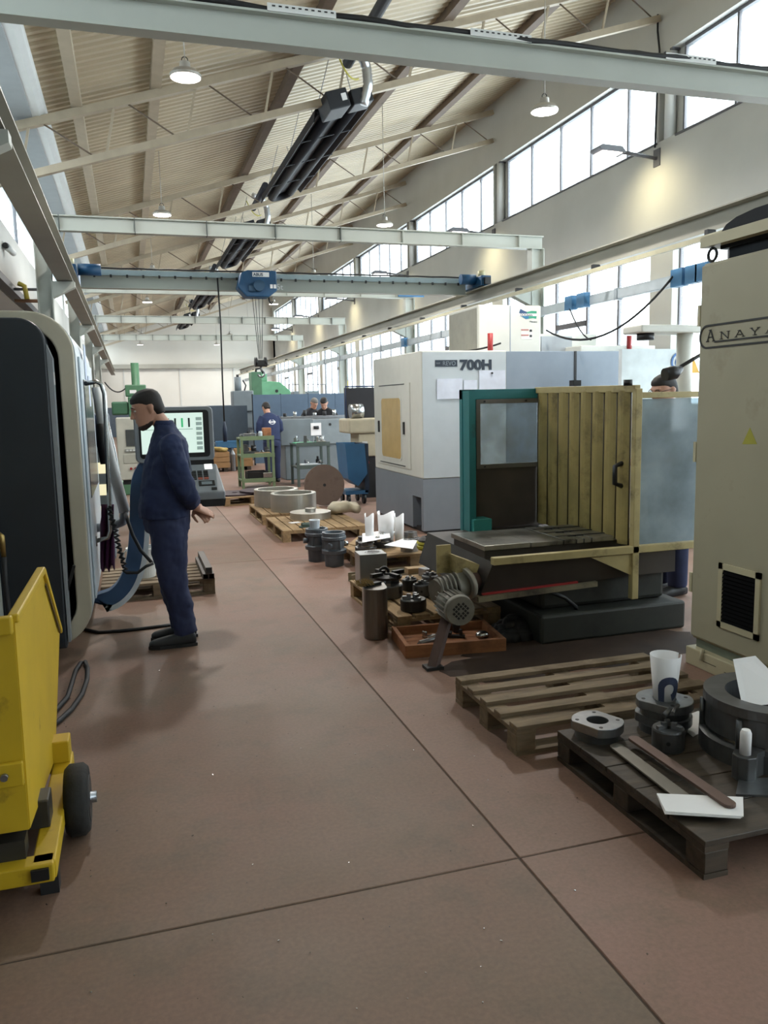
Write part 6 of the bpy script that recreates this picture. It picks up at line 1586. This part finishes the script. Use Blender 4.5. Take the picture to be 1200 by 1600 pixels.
# ---- helper for the people deeper in the hall
def worker(label, loc, rz, lean, height=1.75, hairm=M_hair, shirt=M_navyc, trousers=M_navyt, arms='front', glasses=False, printed=False, head_down=.35):
    k = height/1.75
    t = thing('person', label, 'person', loc, rz)
    R = Matrix.Translation((0, 0, .95)) @ Matrix.Rotation(-lean, 4, 'Y') @ Matrix.Translation((0, 0, -.95))
    S = Matrix.Scale(k, 4)
    def U(x, z, y=0): return R @ Vector((x, y, z))
    H = R @ Matrix.Translation((-.06, 0, 1.625)) @ Matrix.Rotation(-head_down, 4, 'Y')
    g = head_geo(H); limb(g, [U(.02, 1.44), U(0, 1.50), U(-.03, 1.56)], [.058, .054, .055])
    g.loft([(U(0, .9), (1, 0, 0), (0, 1, 0), .10, .14), (U(0, 1.2), (1, 0, 0), (0, 1, 0), .1, .15), (U(.02, 1.42), (1, 0, 0), (0, 1, 0), .08, .14)], 14)
    for s in (-1, 1):
        sh, el, wr = U(.02, 1.41, s*.17), U(-.03, 1.14, s*.25), U(-.28, 1.08, s*.13)
        limb(g, [sh, el, wr], [.045, .042, .03])
        hand_geo(g, wr, (-1, -s*.2, -.1), s, .5, (0, 0, -1))
        limb(g, [Vector((0, s*.09, .9)), Vector((0, s*.09, .5)), Vector((.01, s*.09, .08))], [.08, .055, .04])
    g.xf(S).build('body', M_skin, t, remesh=.009, smooth_it=2)
    hair_geo(H).xf(S).build('hair', hairm, t, remesh=.009)
    g = G()
    uz = (R.to_3x3() @ Vector((1, 0, 0)))
    g.loft([(U(0, .88), uz, (0, 1, 0), .14, .19), (U(0, 1.0), uz, (0, 1, 0), .145, .195), (U(.005, 1.2), uz, (0, 1, 0), .135, .205), (U(.02, 1.36), uz, (0, 1, 0), .12, .21), (U(.02, 1.44), uz, (0, 1, 0), .09, .16), (U(.01, 1.50), uz, (0, 1, 0), .062, .075)], 22, 2.4)
    for s in (-1, 1): limb(g, [U(.02, 1.41, s*.15), U(.0, 1.27, s*.235), U(-.03, 1.14, s*.255), U(-.15, 1.10, s*.20)], [.078, .072, .065, .055], 14)
    g.xf(S).build('jacket', shirt, t, remesh=.014, smooth_it=2)
    g = G(); g.loft([sec((0, 0, .98), .14, .175), sec((0, 0, .86), .15, .18), sec((0, 0, .78), .14, .175)], 20)
    for s in (-1, 1): limb(g, [Vector((0, s*.085, .88)), Vector((0, s*.09, .6)), Vector((.0, s*.09, .4)), Vector((.01, s*.09, .08))], [.115, .105, .085, .075], 14)
    g.xf(S).build('trousers', trousers, t, remesh=.014, smooth_it=2)
    for s in (-1, 1):
        g = G(); g.loft([((.09, s*.09, .04), (0, 1, 0), (0, 0, 1), .035, .035), ((.04, s*.09, .055), (0, 1, 0), (0, 0, 1), .045, .05), ((-.08, s*.09, .042), (0, 1, 0), (0, 0, 1), .047, .04), ((-.17, s*.09, .03), (0, 1, 0), (0, 0, 1), .04, .028), ((-.2, s*.09, .025), (0, 1, 0), (0, 0, 1), .02, .018)], 12, 2.5)
        g.xf(S).build('shoe', M_shoe, t)
    if glasses:
        for s in (-1, 1): G().tube(arc((-.104, s*.035, .008), .024, 0, 2*PI, 14, 'YZ'), .0025, 5).xf(S @ H).build('glasses_rim', M_black, t)
        for s in (-1, 1): G().tube([(-.104, s*.06, .012), (-.03, s*.078, .014), (.02, s*.08, .012)], .0022, 5).xf(S @ H).build('glasses_arm', M_black, t)
    if printed:
        e = G()
        for q in range(12):
            a = 2*PI*q/12
            if abs(math.sin(a)) < .2: continue
            e.add([Vector((0, .075*math.cos(a+d_), .055*math.sin(a+d_)+0))*r_ for r_, d_ in ((1, -.17), (1, .17), (.72, .17), (.72, -.17))], [(0, 1, 2, 3)])
        e.box(-.001, .001, -.08, .08, -.012, .012)
        e.xf(S @ R @ Matrix.Translation((.142, 0, 1.27)) @ Matrix.Rotation(-.06, 4, 'Y'))
        e.build('back_print', M_paper, t)
    return t
worker('worker in navy with a white round print on his back at the green rack', (2.82, 17.0, 0), -PI/2+.25, .25, 1.72, printed=True)
worker('grey-haired worker in a dark jacket behind the grey lathe', (4.26, 19.75, 0), PI/2+.3, .22, 1.80, hairm=mat('grey_hair', '6f6c68', .8), shirt=mat('charcoal_jacket', '23242a', .85))
worker('short-haired worker in black bending beside the grey-haired man', (4.43, 18.75, 0), PI/2-.4, .3, 1.82, shirt=mat('black_jacket', '18181c', .85))
worker('worker wearing glasses behind the dirty glass guard', (4.22, 5.62, 0), 0.15, .05, 1.82, glasses=True, head_down=.15)
